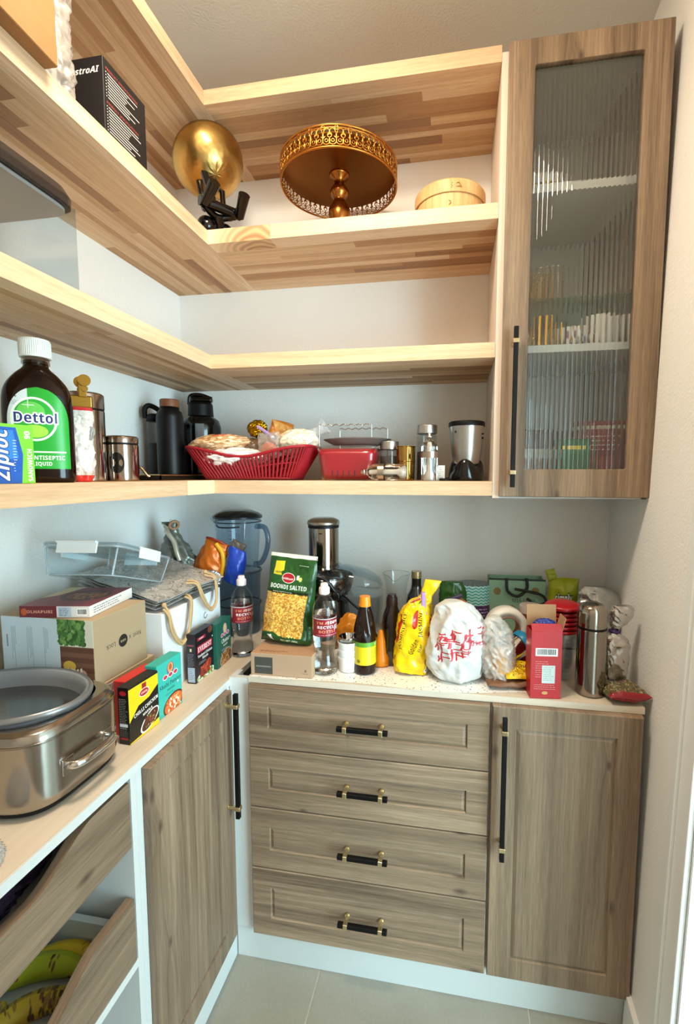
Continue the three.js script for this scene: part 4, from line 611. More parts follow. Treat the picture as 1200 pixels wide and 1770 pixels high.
{ // lower tan carton and the lock-lid carton on it
  const R = rng(12);
  carton('tan_carton', 'flat tan carton under the box with upside-down print', 'carton', [0.262, 0.118, 0.215], { px: print(256, 128, (c, w, h) => { fill(c, '#b79f80', 0, 0, w, h); bars(c, 20, 6, 80, 26, R); }, 0.8), all: mat(0xbca587, 0.85) }, [0.176, LT, 0.757]);
  const front = print(640, 320, (c, w, h) => {
    fill(c, '#c8d8e2', 0, 0, w, h); const g = (x, n) => { for (let k = 0; k < n; k++) fill(c, '#8aa3b4', x + k * 9, 40 + R() * 20, 3, 90 + R() * 150); }; g(70, 4); g(180, 5); g(300, 4); fill(c, '#5d7890', 34, 90, 8, 60);
    fill(c, '#6b4634', 410, 0, 230, h); fill(c, '#d9d6c4', 410, 0, 230, 130); dots(c, ['#3f6b2e', '#527f3a', '#2f5524', '#6d9a4c'], 408, 0, 170, 118, 260, 6, 18, R);
    for (let k = 0; k < 8; k++) fill(c, k % 2 ? '#74503c' : '#603d2d', 410, 135 + k * 24, 230, 22);
    ell(c, 470, 225, 44, 26, '#d9b04a'); ell(c, 480, 260, 50, 24, '#e9e2d0'); ell(c, 560, 262, 26, 22, '#c99a8a'); dots(c, ['#d8c24a', '#c9824a', '#e8e0cc'], 430, 240, 120, 56, 30, 5, 12, R);
  }, 0.6);
  const side = print(400, 340, (c, w, h) => { fill(c, '#ab9577', 0, 0, w, h); c.save(); c.translate(w / 2, h / 2); c.rotate(Math.PI); tx(c, 'Nest', -120, 0, 34, '#2b2622', { bold: false }); tx(c, 'x', -62, 0, 34, '#2b2622', { bold: false }); ell(c, -8, 0, 34, 34, '#17130f'); tx(c, 'LOCK', -8, 0, 16, '#cbb892'); tx(c, 'Lock', 82, 0, 34, '#2b2622', { bold: false }); c.restore(); }, 0.8);
  carton('kitchenware_carton', 'tan and pale blue carton with upside-down print behind slow cooker', 'carton', [0.235, 0.15, 0.172], { px: side, pz: front, all: mat(0xb39c7d, 0.85) }, [0.186, LT + 0.1183, 0.757]);
  const end = print(320, 64, (c, w, h) => { fill(c, '#e4e0dc', 0, 0, w, h); fill(c, '#6a1420', 0, 0, 170, h); tx(c, 'KOLHAPURI', 85, 32, 24, '#d9a08a'); ell(c, 22, 32, 14, 20, '#b8531f'); fill(c, '#b5c4d2', 176, 4, 60, 56); bars(c, 262, 12, 46, 40, R); dashes(c, '#5a5a5a', 182, 14, 50, 5, 9, R, 3); }, 0.45);
  const top = print(256, 256, (c, w, h) => { fill(c, '#7c3038', 0, 0, w, h); ell(c, 150, 120, 90, 70, '#4a2a22'); ell(c, 150, 120, 70, 52, '#7d4a2c'); poly(c, '#c9b98c', [[0, 0], [70, 0], [40, 120], [0, 160]]); dots(c, ['#8f5a34', '#3e231b', '#a8703c'], 90, 75, 120, 90, 60, 4, 10, R); }, 0.4);
  const side2 = print(256, 48, (c, w, h) => { fill(c, '#e9e8e6', 0, 0, w, h); dashes(c, '#44506a', 20, 12, 200, 3, 10, R, 3); }, 0.45);
  carton('curry_mix_box', 'flat maroon and white curry mix box lying on the tan and blue carton', 'food box', [0.158, 0.026, 0.172], { pz: end, px: side2, py: top, all: mat(0xe6e2de, 0.5) }, [0.19, LT + 0.2687, 0.752], 0.16);
}
// spice mix boxes standing at the front
function spice(name, label, face, end, size, p, ry) { return carton(name, label, 'spice box', [size[0], size[1], size[2]], { px: face, pz: end, all: mat(face.userData.c || 0x222222, 0.45) }, p, ry, 'spice mix boxes'); }
{
  const R = rng(40);
  const chilli = print(300, 400, (c, w, h) => { fill(c, '#16120f', 0, 0, w, h); poly(c, '#f2cf1a', [[0, 0], [w, 0], [w, 95], [200, 150], [90, 165], [0, 250]]); fill(c, '#16120f', 0, 0, w, 16); fill(c, '#a8202a', 130, 26, 44, 46); ell(c, 152, 92, 52, 30, '#f4f0e4'); ell(c, 152, 92, 45, 25, '#b8232c'); tx(c, 'CATCH', 152, 92, 20, '#f4f0e4'); tx(c, 'CHILLI CHICKEN', 168, 205, 36, '#f6f2ea', { rot: -0.16, sx: 0.9 }); tx(c, 'MASALA', 180, 246, 26, '#f6f2ea', { rot: -0.16 }); poly(c, '#f2cf1a', [[0, 400], [300, 400], [300, 352], [200, 366], [100, 385], [0, 392]]); ell(c, 200, 318, 108, 52, '#f1ece2', -0.5); ell(c, 202, 318, 96, 43, '#4a1c14', -0.5); dots(c, ['#5e2a1c', '#3a130d', '#84402a', '#b08a50', '#3f5a24'], 150, 280, 110, 80, 90, 4, 11, R); fill(c, '#dfe6dc', 272, 180, 16, 16); }, 0.35); chilli.userData.c = 0x1a1512;
  const chilliE = print(90, 400, (c, w, h) => { fill(c, '#16120f', 0, 0, w, h); ell(c, 45, 40, 28, 17, '#b8232c'); dashes(c, '#c9c4bc', 10, 80, 66, 18, 12, R, 3); fill(c, '#dfe3e6', 10, 255, 66, 22); dashes(c, '#8f8a84', 10, 290, 66, 6, 10, R, 3); fill(c, '#9c2a30', 12, 352, 62, 16); }, 0.4);
  spice('spice_box', 'black and yellow chilli chicken spice box beside slow cooker', chilli, chilliE, [0.028, 0.128, 0.094], [0.378, LT, 0.804], -0.04);
  const red = mat(0xcf2a22, 0.4);
  carton('spice_box', 'plain red-topped spice box behind the black and yellow chilli box', 'spice box', [0.03, 0.126, 0.1], { all: red }, [0.346, LT, 0.772], -0.04, 'spice mix boxes');
  const shahi = print(300, 400, (c, w, h) => { fill(c, '#35b9ac', 0, 0, w, h); ell(c, 160, 70, 44, 48, '#7a5a94'); ell(c, 160, 64, 34, 38, '#e2a05c'); ell(c, 160, 60, 18, 22, '#b4623a'); for (const x of [96, 160, 222]) { ell(c, x, 118, 30, 20, '#f2eee8'); ell(c, x, 118, 24, 15, '#c23c52'); } tx(c, 'Shahi Paneer', 158, 178, 42, '#16433f', { font: 'serif', sx: 0.95 }); tx(c, 'masala', 160, 220, 26, '#16433f', { font: 'serif' }); fill(c, '#e8f2ee', 240, 196, 16, 16); dashes(c, '#16433f', 90, 246, 130, 2, 10, R, 3); ell(c, 185, 345, 128, 76, '#4a2418', -0.2); ell(c, 187, 347, 114, 66, '#d9692e', -0.2); dots(c, ['#f0e2c8', '#e8a058', '#c24a20', '#f5ead4'], 100, 300, 170, 90, 60, 5, 13, R); }, 0.35); shahi.userData.c = 0x2fae9f;
  spice('spice_box', 'turquoise paneer curry spice box next to the chilli box', shahi, mat(0x2fae9f, 0.45), [0.032, 0.134, 0.094], [0.373, LT, 0.706], -0.02);
  const ever = print(300, 400, (c, w, h) => { fill(c, '#15121a', 0, 0, w, h); fill(c, '#a8283a', 40, 44, 130, 26); tx(c, 'EVEREST', 104, 57, 18, '#f2e6e2'); ell(c, 250, 28, 40, 30, '#6a3a2a'); fill(c, '#b02236', 34, 110, 244, 62); tx(c, 'EVEREST', 156, 142, 54, '#f6f0ee', { font: 'serif', sx: 0.9 }); tx(c, 'Tandoori Chicken', 160, 196, 30, '#f1e9e9', { sx: 0.95 }); tx(c, 'Masala', 160, 226, 28, '#f1e9e9'); dashes(c, '#b9b4bc', 60, 250, 160, 2, 12, R, 3); ell(c, 170, 378, 150, 40, '#ece9e2'); dots(c, ['#5c8a34', '#86b04c'], 20, 350, 260, 50, 40, 6, 14, R); ell(c, 160, 330, 98, 46, '#7c1c14', -0.3); ell(c, 200, 310, 60, 40, '#a5301c', -0.5); dots(c, ['#8e2618', '#c24a2c', '#5e150f'], 90, 290, 150, 80, 60, 4, 12, R); fill(c, '#e8e6e4', 280, 90, 12, 12); }, 0.35); ever.userData.c = 0x17141c;
  const everE = print(90, 400, (c, w, h) => { fill(c, '#1b1820', 0, 0, w, h); tx(c, 'EVEREST', 45, 90, 18, '#d0505a'); fill(c, '#d8d29a', 34, 116, 20, 24); dashes(c, '#9c98a4', 10, 160, 66, 9, 12, R, 3); fill(c, '#a9b8c8', 8, 270, 74, 120); dashes(c, '#35404c', 14, 280, 56, 8, 12, R, 3); }, 0.4);
  spice('spice_box', 'black tandoori spice box with red name panel', ever, everE, [0.026, 0.142, 0.097], [0.354, LT, 0.511], 0.0);
  const chana = print(300, 400, (c, w, h) => { fill(c, '#14584a', 0, 0, w, h); ell(c, 170, 80, 44, 50, '#8d8496'); ell(c, 170, 74, 34, 40, '#e0b088'); for (const x of [108, 170, 230]) { ell(c, x, 128, 28, 19, '#e9e2e6'); ell(c, x, 128, 22, 14, '#c24a68'); } tx(c, 'Chana', 172, 186, 50, '#f2f0ea', { font: 'serif' }); tx(c, 'masala', 172, 226, 26, '#f2f0ea', { font: 'serif' }); dashes(c, '#d8e2dc', 90, 256, 150, 2, 10, R, 3); ell(c, 180, 345, 126, 74, '#b9b4ae', -0.2); ell(c, 182, 347, 112, 64, '#8a4a24', -0.2); dots(c, ['#d9a058', '#c2803c', '#e8be7c', '#7a3c1c'], 84, 292, 190, 100, 130, 5, 10, R); fill(c, '#e8f2ee', 262, 176, 14, 14); }, 0.35); chana.userData.c = 0x155a4c;
  spice('spice_box', 'dark green chickpea spice box beside the water bottle', chana, mat(0x155a4c, 0.45), [0.03, 0.138, 0.094], [0.361, LT, 0.414], 0.05);
}
// two white cartons stacked behind
carton('white_carton', 'plain white carton on the left worktop, lower of two', 'carton', [0.25, 0.1, 0.3], { all: WHITECARD }, [0.197, LT, 0.4845], 0, 'stacked white cartons');
carton('white_carton', 'white carton under the silver gift bag, upper of two', 'carton', [0.25, 0.12, 0.3], { px: print(300, 128, (c, w, h) => { fill(c, '#e6e9ec', 0, 0, w, h); c.strokeStyle = '#7c848c'; c.lineWidth = 4; c.beginPath(); c.arc(210, 70, 9, 0, 5); c.stroke(); }, 0.7), all: WHITECARD }, [0.197, LT + 0.1003, 0.4845], 0, 'stacked white cartons');
{ // clear container with white locking tabs, tipped
  const t = thing('locking_container', 'tipped clear food container with white locking tabs', 'container', [0.172, LT + 0.308, 0.635], 0.12); t.rotation.x = -0.3; t.rotation.order = 'YXZ';
  const w = 0.2, d = 0.27, h = 0.068;
  const shell = (y0, y1, w0, d0, w1, d1) => loft([{ y: y0, rx: w0, rz: d0, p: 8 }, { y: y1, rx: w1, rz: d1, p: 8 }], { linear: true, seg: 72 });
  const g = loft([{ y: 0, rx: w * 0.42, rz: d * 0.44, p: 8 }, { y: 0.004, rx: w * 0.45, rz: d * 0.46, p: 8 }, { y: h, rx: w * 0.49, rz: d * 0.49, p: 9 }], { linear: true, seg: 80 });
  obj('clear_body', g, glassy(0xf4fafc, 0.03), t);
  obj('rim', [T(shell(0, 0.007, w * 0.515, d * 0.512, w * 0.515, d * 0.512), [0, h, 0])], glassy(0xe8f2f6, 0.15, { transmission: 0.75 }), t);
  obj('rim_ridge', tube(Array.from({ length: 40 }, (_, k) => { const a = k / 40 * Math.PI * 2, c = Math.cos(a), s = Math.sin(a), r = Math.pow(Math.abs(c) ** 9 + Math.abs(s) ** 9, -1 / 9); return [c * r * w * 0.505, h + 0.009, s * r * d * 0.502]; }), 0.003, 120, 6, true), glassy(0xdfeaf0, 0.08), t);
  obj('body_edge', [...[[1, 1], [1, -1], [-1, 1], [-1, -1]].map(([a, b]) => tube([[a * w * 0.405, 0.003, b * d * 0.42], [a * w * 0.455, h, b * d * 0.462]], 0.0022, 4, 6)), tube(Array.from({ length: 40 }, (_, k) => { const a = k / 40 * Math.PI * 2, c = Math.cos(a), s = Math.sin(a), r = Math.pow(Math.abs(c) ** 8 + Math.abs(s) ** 8, -1 / 8); return [c * r * w * 0.43, 0.002, s * r * d * 0.45]; }), 0.002, 120, 6, true)], glassy(0xdfeaf0, 0.1, { transmission: 0.55 }), t);
  for (const [x, z, ry] of [[w * 0.52, 0.0, 0], [0, d * 0.515, Math.PI / 2], [0, -d * 0.515, Math.PI / 2], [-w * 0.52, 0, 0]]) { const o = obj('locking_tab', [rbox(0.005, 0.028, 0.1, 0.002, 0, 0, 0), rbox(0.01, 0.006, 0.1, 0.002, -0.003 * Math.sign(x || 1), 0.013, 0)], mat(0xf3f4f4, 0.35), t); o.position.set(x + (x ? 0 : 0), h - 0.002, z); o.rotation.y = ry; o.userData.label = 'white plastic locking tab'; }
}
{ // silver gift bag lying on its side with rope handles
  const t = thing('gift_bag', 'crinkled silver foil gift bag lying down with tan rope handles', 'gift bag', [0.188, LT + 0.2206, 0.48]);
  const R = rng(71), foil = print(512, 512, (c, w, h) => { fill(c, '#b5b1ac', 0, 0, w, h); c.lineWidth = 4; for (let k = 0; k < 420; k++) { c.strokeStyle = ['#ecebe8', '#7c7875', '#d8d4cf', '#64605c'][k % 4]; c.globalAlpha = 0.8; c.beginPath(); const x = R() * w, y = R() * h; c.moveTo(x, y); c.bezierCurveTo(x + 40 * (R() - 0.5), y + 40 * (R() - 0.5), x + 80 * (R() - 0.5), y + 60 * (R() - 0.5), x + 90 * (R() - 0.5), y + 90 * (R() - 0.5)); c.stroke(); } c.globalAlpha = 1; }, 0.3, { metalness: 0.1 });
  // the bag's mouth faces +x, its folded layers fan open there
  const layer = (y, wd, l, off, tilt) => { const g = new THREE.BoxGeometry(l, 0.0022, wd, 26, 1, 26), q = g.attributes.position; for (let i = 0; i < q.count; i++) { const x = q.getX(i), z = q.getZ(i); q.setY(i, q.getY(i) + 0.004 * nz(x * 22, z * 22, off * 9) + 0.008 * Math.max(0, 0.6 - Math.abs(z) / wd * 2)); } g.computeVertexNormals(); return T(g, [off, y, 0], [0, 0, tilt]); };
  const lay = (name, g) => { const o = obj(name, g, foil, t); o.rotation.order = 'YXZ'; o.rotation.set(0.02, -0.1, -0.2); o.position.y = 0.034; };
  lay('bag_panel', layer(0.034, 0.29, 0.27, 0.005, -0.03)); lay('bag_panel', layer(0.004, 0.28, 0.26, 0.0, 0)); lay('gusset', [layer(0.025, 0.28, 0.26, 0.002, -0.02), layer(0.014, 0.276, 0.26, -0.002, 0)]);
  const rope = mat(0xc0a074, 0.8), W0 = [0.188, LT + 0.2206, 0.48], rp = (pts) => [0, 0.012].map(e => tube(pts.map(([x, y, z], i) => [x - W0[0] + e * 0.3, y - W0[1] - e * 0.4, z - W0[2] + e * (i % 2 ? 0.6 : 1)]), 0.0036, 60, 7));
  obj('rope_handle', [...rp([[0.318, 1.103, 0.615], [0.331, 1.085, 0.617], [0.336, 1.045, 0.61], [0.337, 1.005, 0.59], [0.337, 0.99, 0.565], [0.337, 1.01, 0.54], [0.336, 1.06, 0.52], [0.331, 1.1, 0.515], [0.316, 1.11, 0.515]]), sph(0.007, 0.316 - W0[0], 1.105 - W0[1], 0.615 - W0[2], 10, 8)], rope, t).userData.label = 'looped tan rope handle';
  obj('rope_handle', [...rp([[0.312, 1.145, 0.5], [0.335, 1.14, 0.49], [0.345, 1.1, 0.475], [0.346, 1.06, 0.45], [0.346, 1.045, 0.425], [0.345, 1.06, 0.4], [0.34, 1.1, 0.385], [0.33, 1.135, 0.385], [0.305, 1.145, 0.39]]), sph(0.007, 0.305 - W0[0], 1.147 - W0[1], 0.39 - W0[2], 10, 8)], rope, t).userData.label = 'looped tan rope handle';
}
{ // open snack bags pinned together with a clip, on the white carton
  const t = thing('chip_bag', 'grey snack bag gathered with a striped clip behind the gift bag', 'snack bag', [0.14, LT + 0.2206, 0.28], 0.3, 'clipped snack bags');
  obj('bag_body', loft([{ y: 0, rx: 0.06, rz: 0.035 }, { y: 0.05, rx: 0.07, rz: 0.04 }, { y: 0.11, rx: 0.05, rz: 0.028, x: -0.005 }, { y: 0.16, rx: 0.026, rz: 0.014, x: -0.015 }, { y: 0.19, rx: 0.022, rz: 0.01, x: -0.02 }, { y: 0.205, rx: 0.03, rz: 0.008, x: -0.02 }], { amp: 0.012, freq: 38, ridge: true, seg: 60, sub: 9, seed: 21 }), mat(0x6f746e, 0.32, 0.4), t);
  obj('twisted_clip', [tube([[-0.03, 0.185, 0.012], [-0.02, 0.17, 0.03], [0.0, 0.14, 0.036], [0.01, 0.11, 0.046], [0.02, 0.08, 0.05]], 0.008, 40, 8), tube([[-0.045, 0.2, 0.01], [-0.02, 0.19, 0.02], [-0.012, 0.215, 0.02]], 0.003, 20, 6)], mat(0xc9c5b4, 0.3, 0.5), t);
  obj('bow', [T(new THREE.TorusGeometry(0.014, 0.005, 8, 20), [-0.005, 0.195, 0.014], [0.3, 0.6, 0])], mat(0x9a7252, 0.4), t);
}
{ const t = thing('chip_bag', 'orange snack bag with yellow fold standing behind gift bag', 'snack bag', [0.228, LT + 0.2206, 0.268], 0.2, 'clipped snack bags'); t.rotation.z = -0.35;
  obj('bag_body', loft([{ y: 0, rx: 0.045, rz: 0.026 }, { y: 0.05, rx: 0.05, rz: 0.034 }, { y: 0.1, rx: 0.045, rz: 0.028 }, { y: 0.135, rx: 0.04, rz: 0.012 }, { y: 0.148, rx: 0.042, rz: 0.004 }], { amp: 0.006, freq: 26, ridge: true, seg: 60, sub: 9, seed: 33 }), mat(0xc4641a, 0.3, 0.2), t);
  obj('yellow_fold', tube([[0.0, 0.14, 0.012], [0.03, 0.12, 0.02], [0.046, 0.08, 0.016], [0.052, 0.04, 0.012]], 0.008, 30, 8), mat(0xe0a41c, 0.35), t);
  obj('red_lip', tube([[-0.04, 0.147, 0], [-0.02, 0.152, 0.012], [0.01, 0.15, 0.008], [0.03, 0.144, 0]], 0.004, 24, 7), mat(0x9a2a1c, 0.35), t); }
{ const t = thing('chip_bag', 'bright blue snack bag bending over next to the blender jug', 'snack bag', [0.305, LT + 0.2206, 0.272], 0.3, 'clipped snack bags'); t.rotation.z = -0.5;
  obj('bag_body', loft([{ y: 0.01, rx: 0.03, rz: 0.018, x: 0.02 }, { y: 0.04, rx: 0.032, rz: 0.024, x: 0.015 }, { y: 0.09, rx: 0.034, rz: 0.02, x: 0.0 }, { y: 0.125, rx: 0.03, rz: 0.008, x: -0.015 }], { amp: 0.003, freq: 24, ridge: true, seg: 50, sub: 8, seed: 5 }), mat(0x153fae, 0.28, 0.1), t);
  obj('grey_top', T(pouch(0.05, 0.03, 0.012, { crumple: 0.004, seed: 3, nv: 12 }), [-0.018, 0.118, 0]), mat(0x5a5048, 0.4), t); }
{ const t = thing('foil_scrap_bag', 'small green and silver snack bag under the blue bag', 'snack bag', [0.285, LT + 0.2206, 0.318], 0.5, 'clipped snack bags');
  obj('bag_body', blob(0.03, 0.032, 0.022, { amp: 0.25, freq: 3, ridge: true, seed: 15, detail: 16, flat: 0.6 }), mat(0xb8bcc0, 0.2, 0.8), t); obj('green_corner', T(blob(0.02, 0.03, 0.014, { amp: 0.2, freq: 3, ridge: true, seed: 18, detail: 12, flat: 0.6 }), [-0.032, 0.0, 0.0]), mat(0x1f4a22, 0.35), t); }
solo('black_knob', 'round black knob on the worktop behind slow cooker', 'knob', lathe([[0, 0], [0.022, 0], [0.024, 0.004], [0.012, 0.016], [0.014, 0.03], [0.024, 0.044], [0.022, 0.056], [0.01, 0.062], [0, 0.063]], 32), BLACK, [0.024, LT, 0.845]);
// ---------------------------------------------------------------- blender jug and water bottles
{
  const t = thing('blender_jug', 'smoky blue blender jug with black lid and handle in the corner', 'blender jug', [0.285, LT, 0.125], -0.25);
  const bl = glassy(0xdde8f0, 0.05), bl2 = glassy(0xc2d0dc, 0.06);
  obj('lower_jar', lathe([[0, 0.002], [0.07, 0.002], [0.074, 0.006], [0.077, 0.2], [0.082, 0.236], [0.08, 0.238]], 56), bl2, t);
  obj('lower_band', [torus(0.0775, 0.003, 0.11, 56), torus(0.081, 0.003, 0.232, 56)], mat(0x3a444e, 0.3), t);
  obj('jug_wall', lathe([[0.0, 0.243], [0.066, 0.243], [0.07, 0.248], [0.082, 0.41], [0.085, 0.43]], 56), bl, t);
  obj('jug_collar', [torus(0.0835, 0.0022, 0.415, 56), torus(0.085, 0.003, 0.43, 56), tube([[-0.02, 0.432, 0.083], [-0.02, 0.405, 0.086], [0.02, 0.4, 0.085], [0.06, 0.402, 0.062]], 0.0028, 30, 6)], mat(0x2c3640, 0.25), t);
  obj('scale_marks', Array.from({ length: 9 }, (_, k) => { const a = 0.35; return T(rbox(k % 2 ? 0.012 : 0.02, 0.0014, 0.0008, 0.0003), [Math.sin(a) * (0.0715 + k * 0.0011), 0.275 + k * 0.014, Math.cos(a) * (0.0715 + k * 0.0011)], [0, 0, 0]); }), mat(0x55636f, 0.5), t);
  obj('jug_handle', tube([[0.083, 0.4, 0], [0.12, 0.398, 0], [0.135, 0.36, 0], [0.125, 0.305, 0], [0.1, 0.268, 0], [0.074, 0.262, 0]], 0.0095, 60, 10), glassy(0xb8c8d8, 0.05), t);
  obj('lid', lathe([[0, 0.457], [0.05, 0.456], [0.076, 0.446], [0.088, 0.436], [0.088, 0.431], [0.08, 0.43], [0, 0.43]], 56), mat(0x171b20, 0.2), t);
  obj('pour_spout', T(lathe([[0.0, 0], [0.016, 0.004], [0.02, 0.02]], 20), [-0.088, 0.415, 0.01], [0, 0, 0.7]), bl, t);
}
const bottleLabel = print(512, 200, (c, w, h) => { fill(c, '#8e1a2c', 0, 0, w, h); for (const ox of [0, 256]) { tx(c, "I'M A", ox + 62, 48, 38, '#e0a06a', { sx: 0.8 }); tx(c, '100%', ox + 140, 46, 44, '#f4efe8', { sx: 0.85 }); tx(c, 'RECYCLED', ox + 110, 96, 42, '#f4efe8', { sx: 0.82 }); tx(c, 'BOTTLE', ox + 100, 144, 42, '#e0906a', { sx: 0.85 }); tx(c, 'Ozarka', ox + 196, 122, 30, '#f4efe8', { italic: true }); fill(c, '#bcd2a0', ox + 232, 20, 14, 120); dashes(c, '#e8d8d0', ox + 20, 180, 190, 1, 6, rng(3), 4); } fill(c, '#d8dde0', 0, 0, w, 8); }, 0.35);
function waterBottle(label, p, ry) {
  const t = thing('water_bottle', label, 'water bottle', p, ry, 'clear plastic water bottles');
  const pr = [[0, 0.006], [0.018, 0.002], [0.03, 0], [0.034, 0.006], [0.0355, 0.02], [0.0345, 0.034], [0.031, 0.05], [0.0295, 0.062], [0.031, 0.08], [0.034, 0.1], [0.0345, 0.112], [0.0345, 0.168], [0.035, 0.172], [0.035, 0.182], [0.031, 0.2], [0.022, 0.216], [0.0135, 0.226], [0.0125, 0.232], [0.0125, 0.238]];
  obj('bottle_wall', lathe(pr, 48), glassy(0xfafdff, 0.02), t);
  obj('water', lathe([...pr.slice(0, 13).map(([r, y]) => [Math.max(r - 0.0012, 0), y + 0.0012]), [0.0338, 0.178], [0, 0.178]], 48), WATER, t);
  obj('label_sleeve', cyl(0.0352, 0.0352, 0.052, 0.115, 56, true).rotateY(Math.PI * 0.75), bottleLabel, t).userData.label = 'dark red paper sleeve';
  obj('cap', [lathe([[0, 0.262], [0.009, 0.262], [0.011, 0.258], [0.011, 0.252], [0.0145, 0.25], [0.0155, 0.246], [0.0155, 0.232], [0.013, 0.23]], 32)], mat(0xf0dfe0, 0.3), t);
}
waterBottle('clear water bottle with red label standing on the left worktop', [0.398, LT, 0.335], 0.35);
waterBottle('clear water bottle with red label beside small cardboard box', [0.71, KS, 0.452], 0.1);
// ---------------------------------------------------------------- back worktop
{ const R = rng(52);
  carton('small_carton', 'low brown cardboard box with dark square label', 'carton', [0.182, 0.064, 0.16], { pz: print(400, 140, (c, w, h) => { fill(c, '#b5957a', 0, 0, w, h); fill(c, '#45443f', 24, 24, 120, 108); tx(c, 'amazonbasics', 84, 82, 15, '#a8a59c'); tx(c, 'a', 358, 94, 26, '#4a3c30'); dashes(c, '#6b5746', 334, 112, 46, 1, 6, R, 3); }, 0.85), py: print(256, 224, (c, w, h) => { fill(c, '#b38a68', 0, 0, w, h); dashes(c, '#6b4a34', 30, 190, 140, 2, 10, R, 5); }, 0.85), all: CARD }, [0.597, KS, 0.425]); }
{ // snack bag of fried chickpea pearls
  const R = rng(60), front = print(400, 720, (c, w, h) => {
    fill(c, '#1f4d20', 0, 0, w, h); for (let k = 0; k < 40; k++) { c.globalAlpha = 0.12; poly(c, k % 2 ? '#3a7434' : '#123214', [[R() * w, R() * 300], [R() * w, R() * 300], [R() * w, R() * 300]]); } c.globalAlpha = 1; fill(c, '#e9e5dc', 0, 0, w, 14);
    poly(c, '#e6cf2a', [[62, 50], [140, 44], [138, 120], [116, 132], [130, 160], [50, 160]]); tx(c, 'FREE', 92, 140, 22, '#2a2a14', { rot: -0.1 }); dashes(c, '#d8e2cc', 260, 68, 110, 1, 8, R, 4);
    ell(c, 190, 176, 56, 42, '#f0e6dc'); ell(c, 190, 176, 51, 37, '#b01c2c'); tx(c, "Haldiram's", 190, 182, 22, '#f6efe8', { italic: true }); ell(c, 290, 180, 14, 18, '#cdd46a'); fill(c, '#e8e4da', 258, 150, 20, 36);
    tx(c, 'BOONDI SALTED', 196, 250, 48, '#eef0e8', { sx: 0.8 }); fill(c, '#0f2410', 20, 282, w - 40, 22); dashes(c, '#d8dcc8', 80, 290, 220, 1, 8, R, 4);
    fill(c, '#c9963c', 14, 306, w - 40, 340); dots(c, ['#e8bc58', '#d9a03c', '#f2d27c', '#c2842c', '#edc868', '#b8742a'], 14, 306, w - 60, 340, 2600, 4, 8, R);
    poly(c, '#1f4d20', [[0, 640], [120, 620], [200, 668], [400, 640], [400, 720], [0, 720]]); poly(c, '#1f4d20', [[360, 300], [400, 300], [400, 720], [340, 720]]); tx(c, 'NET WT 400g', 250, 676, 22, '#e6e8d8'); poly(c, '#dfe2da', [[70, 648], [130, 690], [110, 640]]);
  }, 0.28);
  const t = thing('snack_pouch', 'green snack pouch printed with yellow fried pearls, standing on small carton', 'snack pouch', [0.578, KS + 0.0642, 0.418], -0.08); t.rotation.order = 'YXZ'; t.rotation.x = -0.1; t.rotation.z = -0.06;
  const b = obj('pouch_body', pouch(0.162, 0.262, 0.062, { crumple: 0.005, freq: 26, seed: 2, nu: 30, nv: 44, tp: q => q < 0.08 ? Math.sqrt(q / 0.08) : Math.pow(cl((1 - q) / 0.55), 0.6), wp: q => 1 - 0.06 * q, bend: (s, q) => -0.01 * q }), [front, mat(0x1f4d20, 0.3)], t);
  obj('top_seal', T(box(0.152, 0.012, 0.0012, 0, 0.262, 0), [-0.0, 0, -0.0102]), mat(0xe4dfd4, 0.35), t);
}
